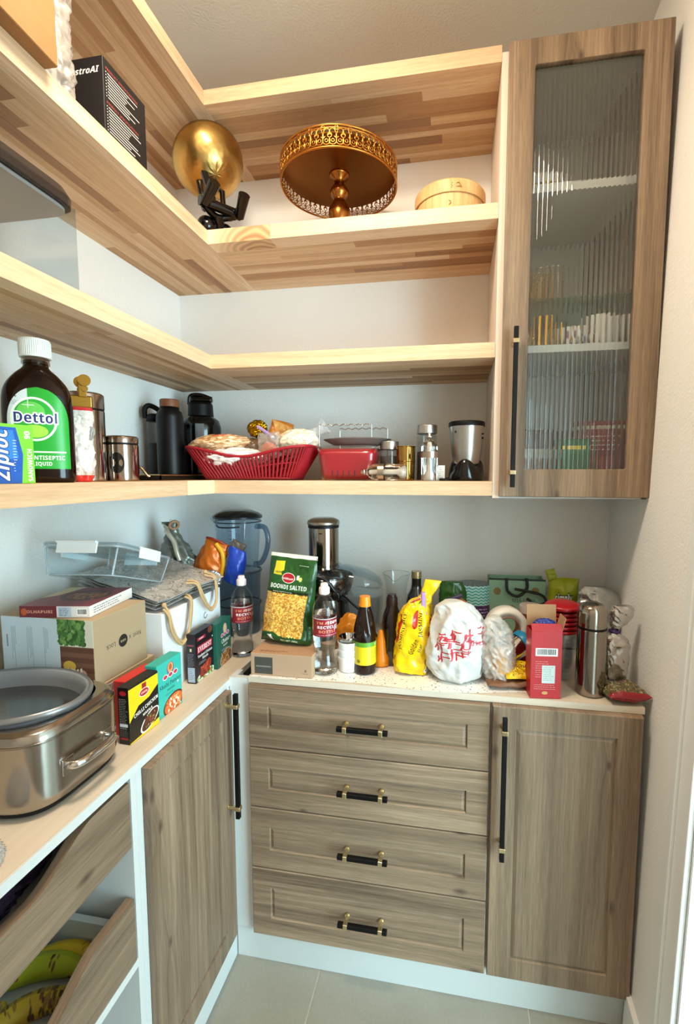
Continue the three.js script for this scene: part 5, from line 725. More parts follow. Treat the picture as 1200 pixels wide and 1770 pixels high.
{ // centrifugal juicer
  const t = thing('juicer', 'steel centrifugal juicer with tall feed chute and clear cover', 'juicer', [0.635, KS, 0.20], 0);
  obj('motor_base', loft([{ y: 0, rx: 0.09, rz: 0.085, p: 3 }, { y: 0.02, rx: 0.094, rz: 0.089, p: 3 }, { y: 0.12, rx: 0.082, rz: 0.08, p: 2.6 }, { y: 0.16, rx: 0.08, rz: 0.078, p: 2.2 }], { seg: 56 }), mat(0x85817c, 0.18, 1), t);
  obj('base_ring', cyl(0.082, 0.082, 0.012, 0.16, 48), BLACK, t);
  obj('bowl', lathe([[0.078, 0.172], [0.092, 0.178], [0.1, 0.2], [0.102, 0.225], [0.098, 0.23]], 56), mat(0x9a9590, 0.16, 1), t);
  obj('clear_cover', [lathe([[0.108, 0.228], [0.11, 0.236], [0.1, 0.25], [0.062, 0.262], [0.055, 0.27]], 56), T(lathe([[0.001, 0.034], [0.04, 0.032], [0.075, 0.018], [0.088, 0.0], [0.088, -0.014]], 48).scale(1.1, 1, 0.75), [0.11, 0.226, 0.0], [0, 0, -0.22])], glassy(0xe2eaee, 0.06), t);
  obj('feed_chute', lathe([[0.053, 0.255], [0.051, 0.262], [0.051, 0.392]], 56), mat(0x9c9288, 0.18, 1, { roughnessMap: brushed }), t);
  obj('chute_collar', [cyl(0.0525, 0.0525, 0.008, 0.392, 48)], BLACK, t);
  obj('pusher', lathe([[0.0, 0.426], [0.035, 0.425], [0.052, 0.418], [0.0555, 0.41], [0.055, 0.403], [0.05, 0.4]], 56), mat(0xb5afa6, 0.3, 1), t);
  obj('pusher_mark', rbox(0.01, 0.003, 0.001, 0.0004, 0.004, 0.376, 0.051), BLACK, t);
  obj('locking_arm', tube([[-0.085, 0.15, 0.05], [-0.06, 0.19, 0.1], [-0.03, 0.24, 0.11], [0.03, 0.24, 0.11], [0.07, 0.19, 0.096], [0.09, 0.15, 0.05]], 0.006, 50, 8), mat(0x1c1d20, 0.3), t);
  obj('pulp_box', loft([{ y: 0.01, rx: 0.05, rz: 0.06, x: 0.13, p: 4 }, { y: 0.12, rx: 0.06, rz: 0.065, x: 0.14, p: 4 }, { y: 0.175, rx: 0.062, rz: 0.068, x: 0.14, p: 4 }], { seg: 48 }), glassy(0xd4dce0, 0.1, { transmission: 0.95 }), t);
  obj('spout', rbox(0.03, 0.026, 0.05, 0.008, 0.07, 0.185, 0.09), BLACKGLOSS, t);
}
solo('appliance_cord', 'black cable arching down from the juicer along the wall', 'cord', tube([[0.72, 1.06, 0.27], [0.76, 1.04, 0.3], [0.80, 1.015, 0.32], [0.83, 0.985, 0.345], [0.85, 0.93, 0.33], [0.85, 0.886, 0.3], [0.80, 0.885, 0.27]], 0.0036, 60, 7), BLACK);
{ // bowls nested in a stack
  for (let k = 0; k < 3; k++) { solo('ramekin', ['white ramekin at the foot of the small stack', 'white ramekin in the middle of the small stack', 'white ramekin on top of the small stack, holding steel cup'][k], 'ramekin', lathe([[0, 0.002], [0.024, 0], [0.027, 0.002], [0.031, 0.038], [0.033, 0.045], [0.031, 0.046], [0.0285, 0.04], [0.0245, 0.006], [0, 0.005]], 44), mat(0xecebe7, 0.2), [0.775, KS + k * 0.0215, 0.428], 0, 'stacked white ramekins'); }
  solo('steel_cup', 'small steel cup sitting in the stacked white ramekins', 'cup', lathe([[0, 0], [0.02, 0], [0.022, 0.003], [0.0275, 0.038], [0.0285, 0.039], [0.0265, 0.039], [0.02, 0.005], [0, 0.004]], 40), CHROME, [0.773, KS + 0.062, 0.425]); }
{ // cooking oil / vinegar bottle
  const t = thing('sauce_bottle', 'dark brown sauce bottle with yellow label and orange cap', 'bottle', [0.824, KS, 0.43], 0.15);
  const g = lathe([[0, 0.003], [0.026, 0], [0.031, 0.003], [0.032, 0.012], [0.032, 0.095], [0.0315, 0.1], [0.0325, 0.112], [0.031, 0.13], [0.025, 0.16], [0.018, 0.185], [0.0135, 0.196], [0.013, 0.2]], 72), q = g.attributes.position; for (let i = 0; i < q.count; i++) { const y = q.getY(i); if (y > 0.105 && y < 0.192) { const a = Math.atan2(q.getX(i), q.getZ(i)), k = 1 + 0.03 * Math.cos(a * 9 + y * 60); q.setX(i, q.getX(i) * k); q.setZ(i, q.getZ(i) * k); } } g.computeVertexNormals();
  obj('bottle_body', g, mat(0x1c0b05, 0.1, 0, { specularIntensity: 0.8 }), t);
  obj('label_sleeve', cyl(0.0325, 0.0325, 0.066, 0.03, 56, true).rotateY(Math.PI), print(512, 180, (c, w, h) => { fill(c, '#dcc81e', 0, 0, w, h); fill(c, '#5d9a2a', 0, 0, w, 36); for (const o of [0, 256]) { dashes(c, '#6a6a1c', o + 30, 56, 170, 7, 12, rng(o + 2), 3); tx(c, 'SIRKA', o + 120, 22, 26, '#f0ecb0'); ell(c, o + 210, 150, 14, 14, '#8a7a1c'); } }, 0.35), t).userData.label = 'yellow and green paper label';
  obj('cap', [cyl(0.0165, 0.0155, 0.026, 0.197, 36), cyl(0.0175, 0.0175, 0.004, 0.195, 36)], mat(0xe58a12, 0.35), t);
}
solo('orange_bottle', 'orange plastic squeeze bottle standing behind the brown sauce bottle', 'bottle', lathe([[0, 0], [0.026, 0], [0.029, 0.006], [0.029, 0.026], [0.022, 0.04], [0.0185, 0.06], [0.016, 0.075], [0.01, 0.09], [0.006, 0.105], [0, 0.107]], 40), mat(0xe88a10, 0.3), [0.862, KS, 0.372]);
solo('orange_pouch', 'orange plastic pouch slumped against the wall beside juicer', 'pouch', blob(0.05, 0.075, 0.03, { amp: 0.12, freq: 2.2, seed: 44, detail: 18, flat: 0.85 }), mat(0xcf7e0e, 0.35), [0.762, KS, 0.335], 0.2);
{ const t = thing('syrup_bottle', 'waisted dark brown syrup bottle with brown cap', 'bottle', [0.893, KS, 0.36], 0.2);
  obj('bottle_body', loft([{ y: 0, rx: 0.025, rz: 0.02, p: 2.6 }, { y: 0.006, rx: 0.03, rz: 0.024, p: 2.6 }, { y: 0.05, rx: 0.0315, rz: 0.025 }, { y: 0.085, rx: 0.028, rz: 0.023 }, { y: 0.12, rx: 0.03, rz: 0.024 }, { y: 0.15, rx: 0.026, rz: 0.021 }, { y: 0.17, rx: 0.019, rz: 0.017 }, { y: 0.182, rx: 0.015, rz: 0.015 }], { seg: 48 }), mat(0x1c0c0a, 0.22, 0, { clearcoat: 0.6 }), t);
  obj('cap', [cyl(0.0175, 0.016, 0.026, 0.18, 36), cyl(0.013, 0.0125, 0.008, 0.206, 30)], mat(0x2a1412, 0.4), t);
  obj('label_patch', rbox(0.02, 0.05, 0.0015, 0.0006, 0.018, 0.06, 0.0208).rotateY(0.12), mat(0x8f8a6c, 0.5), t); }
{ const t = thing('glass_carafe', 'clear glass carafe with flared pouring lip', 'carafe', [0.886, KS, 0.2], 0);
  const g = lathe([[0, 0.004], [0.038, 0.002], [0.043, 0.006], [0.044, 0.05], [0.04, 0.11], [0.034, 0.16], [0.033, 0.18], [0.038, 0.215], [0.0455, 0.243]], 56), q = g.attributes.position; for (let i = 0; i < q.count; i++) { const a = Math.atan2(q.getX(i), q.getZ(i)), y = q.getY(i), k = cl((y - 0.19) / 0.05); const lip = Math.exp(-Math.pow(a / 0.35, 2)); q.setZ(i, q.getZ(i) * (1 + 0.12 * k * lip)); q.setY(i, y - 0.016 * k * lip); } g.computeVertexNormals();
  obj('carafe_glass', g, glassy(0xf4f8f8, 0.01, { ior: 1.5 }), t); obj('lip_bead', tube(Array.from({ length: 48 }, (_, k) => { const a = k / 48 * Math.PI * 2, aa = a > Math.PI ? a - 2 * Math.PI : a, lip = Math.exp(-Math.pow(aa / 0.35, 2)); return [0.0455 * Math.sin(a), 0.243 - 0.016 * lip, 0.0455 * Math.cos(a) * (1 + 0.12 * lip)]; }), 0.0011, 120, 6, true), glassy(0xdfe8e8, 0.02), t); }
{ const t = thing('wine_bottle', 'dark glass bottle with gold screw cap behind the rice bag', 'bottle', [0.95, KS, 0.17], 0);
  obj('bottle_body', lathe([[0, 0.004], [0.03, 0.001], [0.034, 0.005], [0.034, 0.14], [0.03, 0.165], [0.019, 0.185], [0.0165, 0.2], [0.0165, 0.225]], 48), mat(0x0b0d0b, 0.06, 0, { clearcoat: 1 }), t); obj('screw_cap', [cyl(0.0175, 0.0172, 0.022, 0.224, 36), torus(0.0176, 0.0012, 0.23, 36, 6)], mat(0xb9a67c, 0.3, 0.8), t); }
{ // yellow rice bag
  const t = thing('rice_bag', 'bright yellow rice bag closed with a lilac clip', 'rice bag', [0.952, KS, 0.405], 0.15); t.rotation.order = 'YXZ'; t.rotation.z = -0.1;
  const R = rng(81), m = print(1024, 720, (c, w, h) => { fill(c, '#efc40e', 0, 0, w, h); for (const o of [270, 600]) { ell(c, o + 130, 150, 60, 26, '#a8201c', -0.5); tx(c, 'Golden Star', o + 120, 150, 26, '#f6e7a0', { rot: -0.5, italic: true }); ell(c, o + 210, 170, 13, 13, '#3d8a2a'); ell(c, o + 70, 380, 30, 110, '#b8261c'); tx(c, 'JASMINE RICE', o + 130, 390, 46, '#3a1c0c', { rot: -Math.PI / 2, font: 'serif', sx: 0.85 }); c.strokeStyle = '#8a5a0c'; c.lineWidth = 3; c.strokeRect(o + 96, 270, 64, 240); tx(c, 'JASMINE', o + 270, 320, 42, '#3a1c0c', { rot: -Math.PI / 2, font: 'serif' }); ell(c, o + 235, 290, 18, 70, '#b8261c'); tx(c, 'Golden', o + 240, 500, 34, '#5a3a0c', { rot: -1.35, italic: true }); tx(c, 'Star', o + 276, 505, 34, '#5a3a0c', { rot: -1.35, italic: true }); ell(c, o + 40, 610, 30, 18, '#a87a12', -0.6); dashes(c, '#6a4a0c', o + 20, 340, 12, 12, 16, R, 4); } bars(c, 640, 640, 110, 60, R); }, 0.25);
  obj('bag_body', loft([{ y: 0.004, rx: 0.042, rz: 0.03, p: 4 }, { y: 0.012, rx: 0.048, rz: 0.038, p: 3.4 }, { y: 0.06, rx: 0.05, rz: 0.042, p: 3 }, { y: 0.13, rx: 0.05, rz: 0.043, p: 2.8 }, { y: 0.18, rx: 0.044, rz: 0.036, p: 2.4 }, { y: 0.21, rx: 0.034, rz: 0.02, x: 0.012, p: 2 }, { y: 0.225, rx: 0.018, rz: 0.009, x: 0.022 }, { y: 0.245, rx: 0.02, rz: 0.007, x: 0.03 }, { y: 0.275, rx: 0.024, rz: 0.005, x: 0.04 }], { amp: 0.007, freq: 34, ridge: true, seg: 84, sub: 8, seed: 41 }), m, t);
  const c = obj('clip', [rbox(0.012, 0.062, 0.02, 0.003), rbox(0.018, 0.012, 0.026, 0.004, 0, -0.028, 0)], mat(0xb48cc8, 0.35), t); c.position.set(0.016, 0.21, 0.016); c.rotation.z = 0.12; c.userData.label = 'lilac plastic clip'; }
{ // white carrier bag with red lettering
  const R = rng(90), m = print(1024, 640, (c, w, h) => { fill(c, '#dddbd8', 0, 0, w, h); c.lineCap = 'round'; const glyph = (x, y, s, col) => { c.strokeStyle = col; c.lineWidth = s * 0.16; for (let k = 0; k < 6; k++) { c.beginPath(); const hz = R() < 0.5; const a = x + (R() - 0.5) * s, b = y + (R() - 0.5) * s; c.moveTo(a, b); c.quadraticCurveTo(a + (hz ? s * 0.4 : 4), b + (hz ? 5 : s * 0.4), a + (hz ? s * 0.7 : 12 * (R() - 0.5)), b + (hz ? 10 * (R() - 0.5) : s * 0.7)); c.stroke(); } };
    for (const [x, y, s] of [[380, 360, 48], [380, 430, 44], [385, 500, 48], [455, 330, 46], [455, 400, 46], [460, 470, 50], [525, 320, 52], [530, 390, 52], [525, 470, 42]]) glyph(x + 20, y - 110, s * 1.25, '#c4303c'); for (const [x, y, s] of [[650, 280, 44], [690, 290, 44], [670, 330, 40], [600, 380, 30], [640, 390, 30], [690, 380, 34], [690, 430, 26]]) glyph(x, y - 80, s * 1.2, '#cc4450'); }, 0.42, { transmission: 0.12, thickness: 0 });
  solo('carrier_bag', 'knotted white plastic carrier bag with red lettering', 'carrier bag', loft([{ y: 0.0, rx: 0.045, rz: 0.035, x: 0.01 }, { y: 0.012, rx: 0.068, rz: 0.05, x: 0.006 }, { y: 0.06, rx: 0.08, rz: 0.06 }, { y: 0.12, rx: 0.078, rz: 0.058, x: 0.004 }, { y: 0.17, rx: 0.068, rz: 0.05, x: 0.008 }, { y: 0.205, rx: 0.05, rz: 0.036, x: 0.0 }, { y: 0.222, rx: 0.024, rz: 0.018, x: -0.006 }], { amp: 0.011, freq: 26, ridge: true, stretch: 0.6, seg: 96, sub: 10, seed: 12 }), m, [1.08, KS, 0.428], 0.1); }
{ // bread roll in cling film, and the tape roll behind it
  const t = thing('wrapped_bread', 'bread wrapped in crinkled clear film leaning on the roll of tape', 'wrapped bread', [1.206, KS, 0.432], 0); t.rotation.z = 0.12;
  obj('film_wrap', loft([{ y: 0.0, rx: 0.036, rz: 0.032, x: 0.006 }, { y: 0.03, rx: 0.042, rz: 0.038 }, { y: 0.08, rx: 0.046, rz: 0.04 }, { y: 0.13, rx: 0.044, rz: 0.036 }, { y: 0.165, rx: 0.03, rz: 0.026 }, { y: 0.185, rx: 0.016, rz: 0.014 }], { amp: 0.014, freq: 52, ridge: true, seg: 84, sub: 10, seed: 8 }), glassy(0xfbf8f4, 0.2, { transmission: 0.68 }), t);
  obj('bread', T(blob(0.026, 0.05, 0.024, { amp: 0.06, freq: 2, seed: 4, detail: 12 }), [0.004, 0.055, 0.014]), mat(0xc89a68, 0.8), t); }
solo('food_tin', 'low dark food tin under the white roll of tape', 'tin', [lathe([[0, 0], [0.036, 0], [0.037, 0.002], [0.036, 0.004], [0.036, 0.062], [0.037, 0.064], [0.036, 0.066], [0.034, 0.064], [0, 0.064]], 40)], mat(0x2a2826, 0.35), [1.228, KS, 0.345]);
{ const t = thing('tape_roll', 'wide white roll of tape standing on edge behind wrapped bread', 'tape roll', [1.228, KS + 0.127, 0.345], 0.15);
  const g = lathe([[0.036, -0.02], [0.06, -0.02], [0.06, 0.02], [0.036, 0.02], [0.036, -0.02]], 56).rotateX(Math.PI / 2); obj('tape', g, mat(0xe6e2da, 0.4), t); obj('tape_core', lathe([[0.033, -0.021], [0.036, -0.021], [0.036, 0.021], [0.033, 0.021], [0.033, -0.021]], 48).rotateX(Math.PI / 2), mat(0xa8765c, 0.7), t); }
solo('brown_packet', 'flat brown packet lying on the speckled sheet under the yellow packet', 'packet', T(pouch(0.15, 0.09, 0.02, { crumple: 0.008, seed: 19 }), [0, 0.012, 0.045], [-Math.PI / 2, 0, 0]), mat(0x7a5236, 0.28), [1.238, KS, 0.438], 0.12);
{ const m = print(256, 160, (c, w, h) => { fill(c, '#e8bc10', 0, 0, w, h); dots(c, ['#a8761c', '#d4a010', '#f2d84a'], 20, 20, 216, 120, 120, 3, 10, rng(7)); tx(c, 'SOUP', 130, 60, 40, '#6a3a10'); dashes(c, '#7a5a10', 50, 100, 150, 3, 14, rng(8), 4); }, 0.25);
  const o = solo('yellow_packet', 'small yellow packet lying in front of wrapped bread', 'packet', T(pouch(0.095, 0.06, 0.014, { crumple: 0.005, seed: 29 }), [0, 0.006, 0.03], [-1.05, 0, 0]), m, [1.262, KS + 0.024, 0.445], 0.1); }
{ // steel bottle with blue lid on its side
  const t = thing('steel_tumbler', 'steel cup with bright blue lid lying on its side', 'tumbler', [1.256, KS + 0.088, 0.392], 0.5); t.rotation.order = 'YXZ'; t.rotation.z = -1.15;
  obj('cup_body', lathe([[0, -0.06], [0.024, -0.06], [0.026, -0.056], [0.032, 0.012], [0.03, 0.012]], 44), CHROME, t); obj('blue_lid', [lathe([[0.034, 0.008], [0.037, 0.012], [0.037, 0.026], [0.033, 0.031], [0, 0.031]], 44)], mat(0x1a87b8, 0.35), t); }
{ // paper towel pack
  const t = thing('wipes_pack', 'teal zigzag pack with purple label against the wall', 'pack', [1.14, KS, 0.115], 0);
  obj('pack_body', loft([{ y: 0, rx: 0.052, rz: 0.045, p: 2.4 }, { y: 0.01, rx: 0.058, rz: 0.05, p: 2.4 }, { y: 0.18, rx: 0.058, rz: 0.05, p: 2.4 }, { y: 0.2, rx: 0.05, rz: 0.042, p: 2.2 }], { seg: 64, amp: 0.003, freq: 40, ridge: true }), print(512, 256, (c, w, h) => { fill(c, '#58b0aa', 0, 0, w, h); c.strokeStyle = '#d4ece6'; c.lineWidth = 4; for (let y = 0; y < 150; y += 13) { c.beginPath(); for (let x = 0; x <= w; x += 12) c.lineTo(x, y + (x / 12 % 2 ? 7 : 0)); c.stroke(); } fill(c, '#4a2c58', 130, 84, 260, 60); fill(c, '#2c2438', 0, 150, w, 106); dashes(c, '#c8b8d8', 240, 98, 90, 3, 14, rng(4), 4); tx(c, 'B', 210, 112, 30, '#d8cce4'); }, 0.3), t); }
{ const t = thing('onion_bag', 'orange net bag tied with a dark clip beside the white carrier bag', 'net bag', [1.095, KS, 0.235], 0.2);
  obj('bag_body', loft([{ y: 0, rx: 0.05, rz: 0.035 }, { y: 0.06, rx: 0.06, rz: 0.042 }, { y: 0.13, rx: 0.045, rz: 0.035, x: 0.004 }, { y: 0.165, rx: 0.026, rz: 0.02, x: -0.004 }, { y: 0.178, rx: 0.012, rz: 0.01, x: -0.012 }], { amp: 0.009, freq: 40, ridge: true, seg: 56, sub: 8, seed: 2 }), mat(0xc8641c, 0.35), t);
  const c = obj('clip', rbox(0.06, 0.012, 0.016, 0.004), mat(0x2c2440, 0.4), t); c.position.set(-0.022, 0.18, 0.01); c.rotation.z = 0.35; }
solo('green_bag', 'crumpled dark green bag top behind the orange net bag', 'bag', loft([{ y: 0, rx: 0.04, rz: 0.025 }, { y: 0.1, rx: 0.042, rz: 0.028 }, { y: 0.17, rx: 0.045, rz: 0.02 }, { y: 0.215, rx: 0.035, rz: 0.012, x: -0.004 }], { amp: 0.014, freq: 36, ridge: true, seg: 60, sub: 9, seed: 37 }), mat(0x2c5a22, 0.25), [1.072, KS, 0.165], 0.1);
{ // mint gift bag with gold dots
  const t = thing('dotted_gift_bag', 'mint green gift bag with gold dots and black ribbon handles', 'gift bag', [1.283, KS, 0.105], 0.02);
  const R = rng(3), m = print(400, 460, (c, w, h) => { fill(c, '#8fb89c', 0, 0, w, h); for (const [x, y] of [[60, 90], [170, 210], [330, 80], [260, 320], [80, 330], [350, 260]]) ell(c, x, y, 26, 26, '#8a7a4a'); tx(c, 'MIA LUPA', 250, 150, 38, '#4a5a48', { bold: false }); tx(c, '\u2665', 368, 148, 26, '#2f3a30'); }, 0.5);
  const w = 0.183, h = 0.225, d = 0.06; obj('front_panel', rbox(w, h, 0.0012, 0.0004, 0, h / 2, d / 2), m, t); obj('back_panel', rbox(w, h, 0.0012, 0.0004, 0, h / 2, -d / 2), m, t);
  for (const s of [-1, 1]) obj('gusset', [T(box(0.0012, h, d / 2), [s * (w / 2 - 0.006), h / 2, d / 4], [0, 0, 0]), T(box(0.0012, h, d / 2), [s * (w / 2 - 0.006), h / 2, -d / 4])], mat(0x7fa88c, 0.5), t); obj('bag_bottom', box(w, 0.0015, d, 0, 0.001, 0), mat(0x7fa88c, 0.5), t); obj('top_hem', box(w, 0.006, 0.0016, 0, h - 0.003, d / 2), mat(0x24302a, 0.5), t);
  const rib = (pts) => tube(pts, 0.0048, 50, 6).scale(1, 1, 1);
  obj('ribbon_handle', [rib([[-0.035, h + 0.002, d / 2 + 0.002], [-0.03, h - 0.04, d / 2 + 0.012], [0.0, h - 0.055, d / 2 + 0.016], [0.03, h - 0.03, d / 2 + 0.01], [0.03, h + 0.004, d / 2 + 0.002]]), rib([[-0.01, h - 0.03, d / 2 + 0.02], [0.03, h - 0.035, d / 2 + 0.024], [0.08, h - 0.05, d / 2 + 0.02], [0.09, h - 0.07, d / 2 + 0.02], [0.06, h - 0.08, d / 2 + 0.022], [0.03, h - 0.06, d / 2 + 0.022]])], mat(0x0e0e10, 0.55), t); }
{ const t = thing('red_jar', 'small glass jar of red preserve behind the red carton', 'jar', [1.302, KS, 0.3], 0); obj('jar_glass', lathe([[0, 0.002], [0.03, 0], [0.034, 0.004], [0.035, 0.15], [0.03, 0.165], [0.03, 0.168]], 44), glassy(0xfff0ee, 0.04), t); obj('preserve', lathe([[0, 0.004], [0.031, 0.004], [0.0325, 0.148], [0, 0.15]], 36), mat(0xa01a1c, 0.4), t); obj('lid', lathe([[0.033, 0.163], [0.033, 0.182], [0.03, 0.185], [0, 0.185]], 44), glassy(0xd8c4c0, 0.2, { transmission: 0.5 }), t); }
{ // open red carton
  const R = rng(61), m = print(200, 520, (c, w, h) => { fill(c, '#b4121e', 0, 0, w, h); tx(c, '\u2661', 80, 90, 26, '#f0d8d4'); tx(c, '\u2661', 122, 92, 26, '#f0d8d4'); bars(c, 28, 128, 146, 62, R, '#eceae8'); dashes(c, '#e0b0a8', 30, 232, 120, 8, 17, R, 3); fill(c, '#c8d2d2', 74, 262, 86, 140); dashes(c, '#6a7a7c', 82, 276, 66, 8, 14, R, 3); dashes(c, '#e0b0a8', 24, 414, 150, 3, 16, R, 3); ell(c, 96, 478, 20, 13, '#c89a5a'); }, 0.4);
  const t = thing('red_carton', 'tall open red carton with white barcode sticker', 'carton', [1.308, KS, 0.485], 0.1);
  const w = 0.076, h = 0.175, d = 0.05, inn = mat(0xb08a66, 0.85), sm = mat(0xa8101c, 0.4);
  obj('carton_front', rbox(w, h, 0.0012, 0.0004, 0, h / 2, d / 2), m, t); obj('carton_side', rbox(0.0012, h, d, 0.0004, w / 2, h / 2, 0), sm, t); obj('carton_side', rbox(0.0012, h, d, 0.0004, -w / 2, h / 2, 0), sm, t); obj('carton_back', rbox(w, h, 0.0012, 0.0004, 0, h / 2, -d / 2), sm, t); obj('carton_floor', box(w, 0.0012, d, 0, 0.0008, 0), sm, t);
  obj('flap', T(rbox(w, 0.055, 0.0012, 0.0004, 0, 0.0275, 0), [0, h, -d / 2], [-0.15, 0, 0]), inn, t).userData.label = 'raised kraft inside flap'; obj('flap', T(rbox(w, 0.02, 0.0012, 0.0004, 0, 0.01, 0), [0, h, d / 2], [-0.5, 0, 0]), sm, t); obj('flap', T(rbox(0.0012, 0.035, d - 0.004, 0.0004, 0, 0.0175, 0), [w / 2, h, 0], [0, 0, -0.25]), inn, t);
  obj('inner_bag', T(blob(0.03, 0.02, 0.018, { amp: 0.2, freq: 3.5, ridge: true, seed: 3, detail: 14 }), [0, h + 0.006, 0]), print(64, 64, (c, w, h) => { fill(c, '#2a3a86', 0, 0, w, h); ell(c, 32, 34, 10, 7, '#e8e4e0'); }, 0.3), t); }
{ // stack of clear cups with red lids
  const t = thing('cup_stack', 'stack of nested clear plastic cups with red lids', 'cup stack', [1.378, KS, 0.37], 0);
  const cupg = []; for (let k = 0; k < 7; k++) cupg.push(k); for (const k of cupg) obj('clear_cup', lathe([[0, 0.001], [0.026, 0.001], [0.0275, 0.003], [0.038, 0.066], [0.0395, 0.067]], 40).translate(0, k * 0.011, 0), glassy(0xf0f2f4, 0.06), t);
  for (let k = 0; k < 5; k++) obj('red_lid', lathe([[0, 0.004], [0.034, 0.004], [0.036, 0.001], [0.0425, 0.001], [0.043, 0.008], [0.04, 0.0095], [0, 0.0095]], 44).translate(0, 0.134 + k * 0.0125, 0), mat(0xa5101c, 0.3), t);
  obj('red_bowl_lid', lathe([[0.04, 0.198], [0.048, 0.2], [0.049, 0.207], [0.045, 0.211], [0.03, 0.218], [0, 0.22]], 44), mat(0xa5101c, 0.3), t); }
{ // thermos flask
  const t = thing('thermos_flask', 'tall brushed steel thermos flask with domed cup lid', 'flask', [1.432, KS, 0.455], 0);
  obj('flask_body', lathe([[0, 0], [0.033, 0], [0.036, 0.003], [0.036, 0.17], [0.0355, 0.174]], 56), mat(0x9d948a, 0.22, 1, { roughnessMap: brushed }), t); obj('seal_band', cyl(0.0362, 0.0362, 0.006, 0.174, 48), BLACK, t);
  obj('cup_lid', lathe([[0.0355, 0.18], [0.0355, 0.216], [0.033, 0.228], [0.026, 0.237], [0.014, 0.2415], [0, 0.2425]], 56), mat(0xa1988c, 0.2, 1, { roughnessMap: brushed }), t); }
{ // coffee pouch with twisted neck
  const t = thing('foil_pouch', 'silver foil coffee pouch with twisted neck and purple tie', 'foil pouch', [1.506, KS + 0.001, 0.405], 0.1); t.rotation.z = -0.02;
  const fm = mat(0xc9c4c0, 0.2, 0.95); obj('pouch_body', loft([{ y: 0, rx: 0.028, rz: 0.02, p: 3 }, { y: 0.01, rx: 0.03, rz: 0.024, p: 3 }, { y: 0.09, rx: 0.033, rz: 0.025, p: 2.6 }, { y: 0.128, rx: 0.03, rz: 0.022, p: 2.2 }, { y: 0.146, rx: 0.011, rz: 0.009, x: -0.006 }, { y: 0.156, rx: 0.009, rz: 0.008, x: -0.006 }, { y: 0.172, rx: 0.02, rz: 0.014, x: 0.002 }, { y: 0.2, rx: 0.03, rz: 0.018, x: 0.01 }, { y: 0.222, rx: 0.024, rz: 0.012, x: 0.012 }], { amp: 0.007, freq: 46, ridge: true, seg: 60, sub: 9, seed: 27 }), fm, t); obj('purple_tie', torus(0.0115, 0.004, 0.151, 24).translate(-0.006, 0, 0), mat(0x3c2560, 0.4), t); }
{ const m = print(256, 128, (c, w, h) => { fill(c, '#5a5236', 0, 0, w, h); dots(c, ['#6f6a3c', '#3f3a24', '#8a8456', '#7a3a34', '#a09a70'], 0, 0, w, h, 500, 2, 6, rng(9)); fill(c, '#8e1c28', 0, 116, w, 12); }, 0.22);
  solo('herb_packet', 'clear packet of dried herbs with red edge at the worktop corner', 'herb packet', T(pouch(0.1, 0.09, 0.034, { crumple: 0.009, seed: 39 }), [0, 0.02, 0.05], [-Math.PI / 2, 0, 0]), m, [1.505, KS, 0.468], 0.12); }
{ const m = print(256, 256, (c, w, h) => { fill(c, '#a5ae1c', 0, 0, w, h); fill(c, '#1f6f9c', 0, 84, w, 24); fill(c, '#e2e4e2', 0, 108, w, 148); tx(c, 'simply', 120, 68, 44, '#f2f4e8', { stroke: '#1c3c1c', lw: 8 }); }, 0.3);
  const t = thing('veggie_chip_bag', 'lime green and blue snack bag standing against the back wall', 'snack bag', [1.43, KS, 0.14], 0.05); obj('bag_body', pouch(0.1, 0.235, 0.05, { crumple: 0.009, seed: 49, nu: 28, nv: 36, wp: q => 1 - 0.25 * Math.max(0, q - 0.6) }), m, t); obj('folded_corner', T(pouch(0.03, 0.04, 0.01, { crumple: 0.006, seed: 2, nv: 10, nu: 10 }), [-0.035, 0.225, 0.0], [0, 0, 0.3]), mat(0x98a31c, 0.3), t); }
solo('silver_bag', 'crumpled silver snack bag leaning over behind the thermos flask', 'snack bag', loft([{ y: 0, rx: 0.06, rz: 0.035 }, { y: 0.09, rx: 0.066, rz: 0.04 }, { y: 0.16, rx: 0.064, rz: 0.03, x: -0.004 }, { y: 0.205, rx: 0.058, rz: 0.016, x: -0.012 }, { y: 0.225, rx: 0.03, rz: 0.006, x: -0.02 }], { amp: 0.013, freq: 34, ridge: true, seg: 70, sub: 9, seed: 57 }), mat(0xaeb0ae, 0.25, 0.8), [1.528, KS, 0.2], 0);
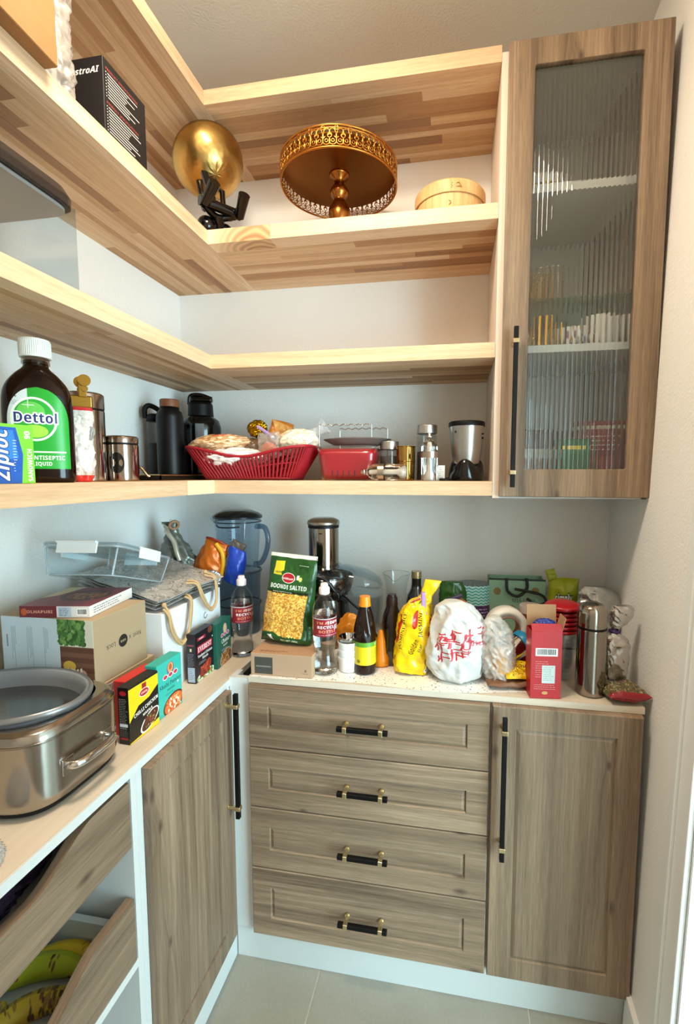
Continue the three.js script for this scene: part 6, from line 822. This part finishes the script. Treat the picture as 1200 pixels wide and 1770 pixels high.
// ---------------------------------------------------------------- inside the open cabinet
solo('plum_bag', 'dark plum plastic bag lying in the upper pull-out drawer', 'plastic bag', blob(0.14, 0.05, 0.28, { amp: 0.16, freq: 4.5, ridge: true, seed: 8, detail: 26, flat: 0.6 }), mat(0x4c3c5a, 0.2), [0.235, 0.7232, 1.2]);
function banana(label, p, ry, rz, m, s = 1) {
  const pts = []; for (let k = 0; k <= 10; k++) { const a = -0.75 + 1.5 * k / 10; pts.push(new THREE.Vector3(0.1 * Math.sin(a), 0, 0.1 * (1 - Math.cos(a)))); }
  const cu = new THREE.CatmullRomCurve3(pts), g = new THREE.TubeGeometry(cu, 40, 1, 5 * 2, false), q = g.attributes.position, N = 11, v = new THREE.Vector3();
  for (let i = 0; i < q.count; i++) { const j = Math.floor(i / N), f = j / 40, c = cu.getPointAt(Math.min(f, 1)), r = 0.0175 * Math.pow(Math.sin(Math.PI * Math.min(0.985, 0.06 + f * 0.9)), 0.55) * (f > 0.93 ? 0.5 : 1) + 0.001; v.fromBufferAttribute(q, i).sub(c).multiplyScalar(r).add(c); q.setXYZ(i, v.x, v.y, v.z); } g.computeVertexNormals();
  const t = thing('banana', label, 'banana', p, ry, 'bananas in the lower pull-out'); t.scale.setScalar(s); const o = obj('banana_peel', g, m, t); o.position.y = 0.0178; o.rotation.z = rz; obj('banana_stem', T(cyl(0.005, 0.004, 0.014, 0, 8), [0.07, 0.0178, 0.03], [0.2, 0, -0.9]), mat(0x4a3a1c, 0.7), t); return t;
}
const ban = [['#d6b41e', 30], ['#b89a24', 160], ['#a8b01e', 20]].map(([c0, n], k) => print(256, 64, (c, w, h) => { fill(c, c0, 0, 0, w, h); dots(c, ['#6a4a1c', '#4a3214', '#8a6a20'], 0, 0, w, h, n, 1, 6, rng(k + 3)); fill(c, '#5a4a1c', 0, 0, 10, h); fill(c, '#5a4a1c', w - 10, 0, 10, h); }, 0.5));
banana('speckled brown-yellow banana at the front of the lower pull-out', [0.335, 0.4745, 1.065], 0.7, 0, ban[1], 1.15);
banana('green-yellow banana across the middle of the lower pull-out', [0.3, 0.4745, 1.0], 0.4, 0, ban[2], 1.2);
banana('ripe yellow banana resting beside the white paper in the lower pull-out', [0.325, 0.4745, 0.966], 0.2, 0, ban[0], 1.05);
banana('bruised banana deep in the lower pull-out', [0.24, 0.4745, 1.13], 1.1, 0, ban[1], 1.2);
solo('crumpled_paper', 'crumpled white paper behind the bananas in the lower pull-out', 'paper', blob(0.06, 0.03, 0.035, { amp: 0.25, freq: 3, ridge: true, seed: 6, detail: 16, flat: 0.6 }), mat(0xdedfdd, 0.7), [0.2, 0.4742, 0.992], 0.2);

renderer.render(scene, camera);
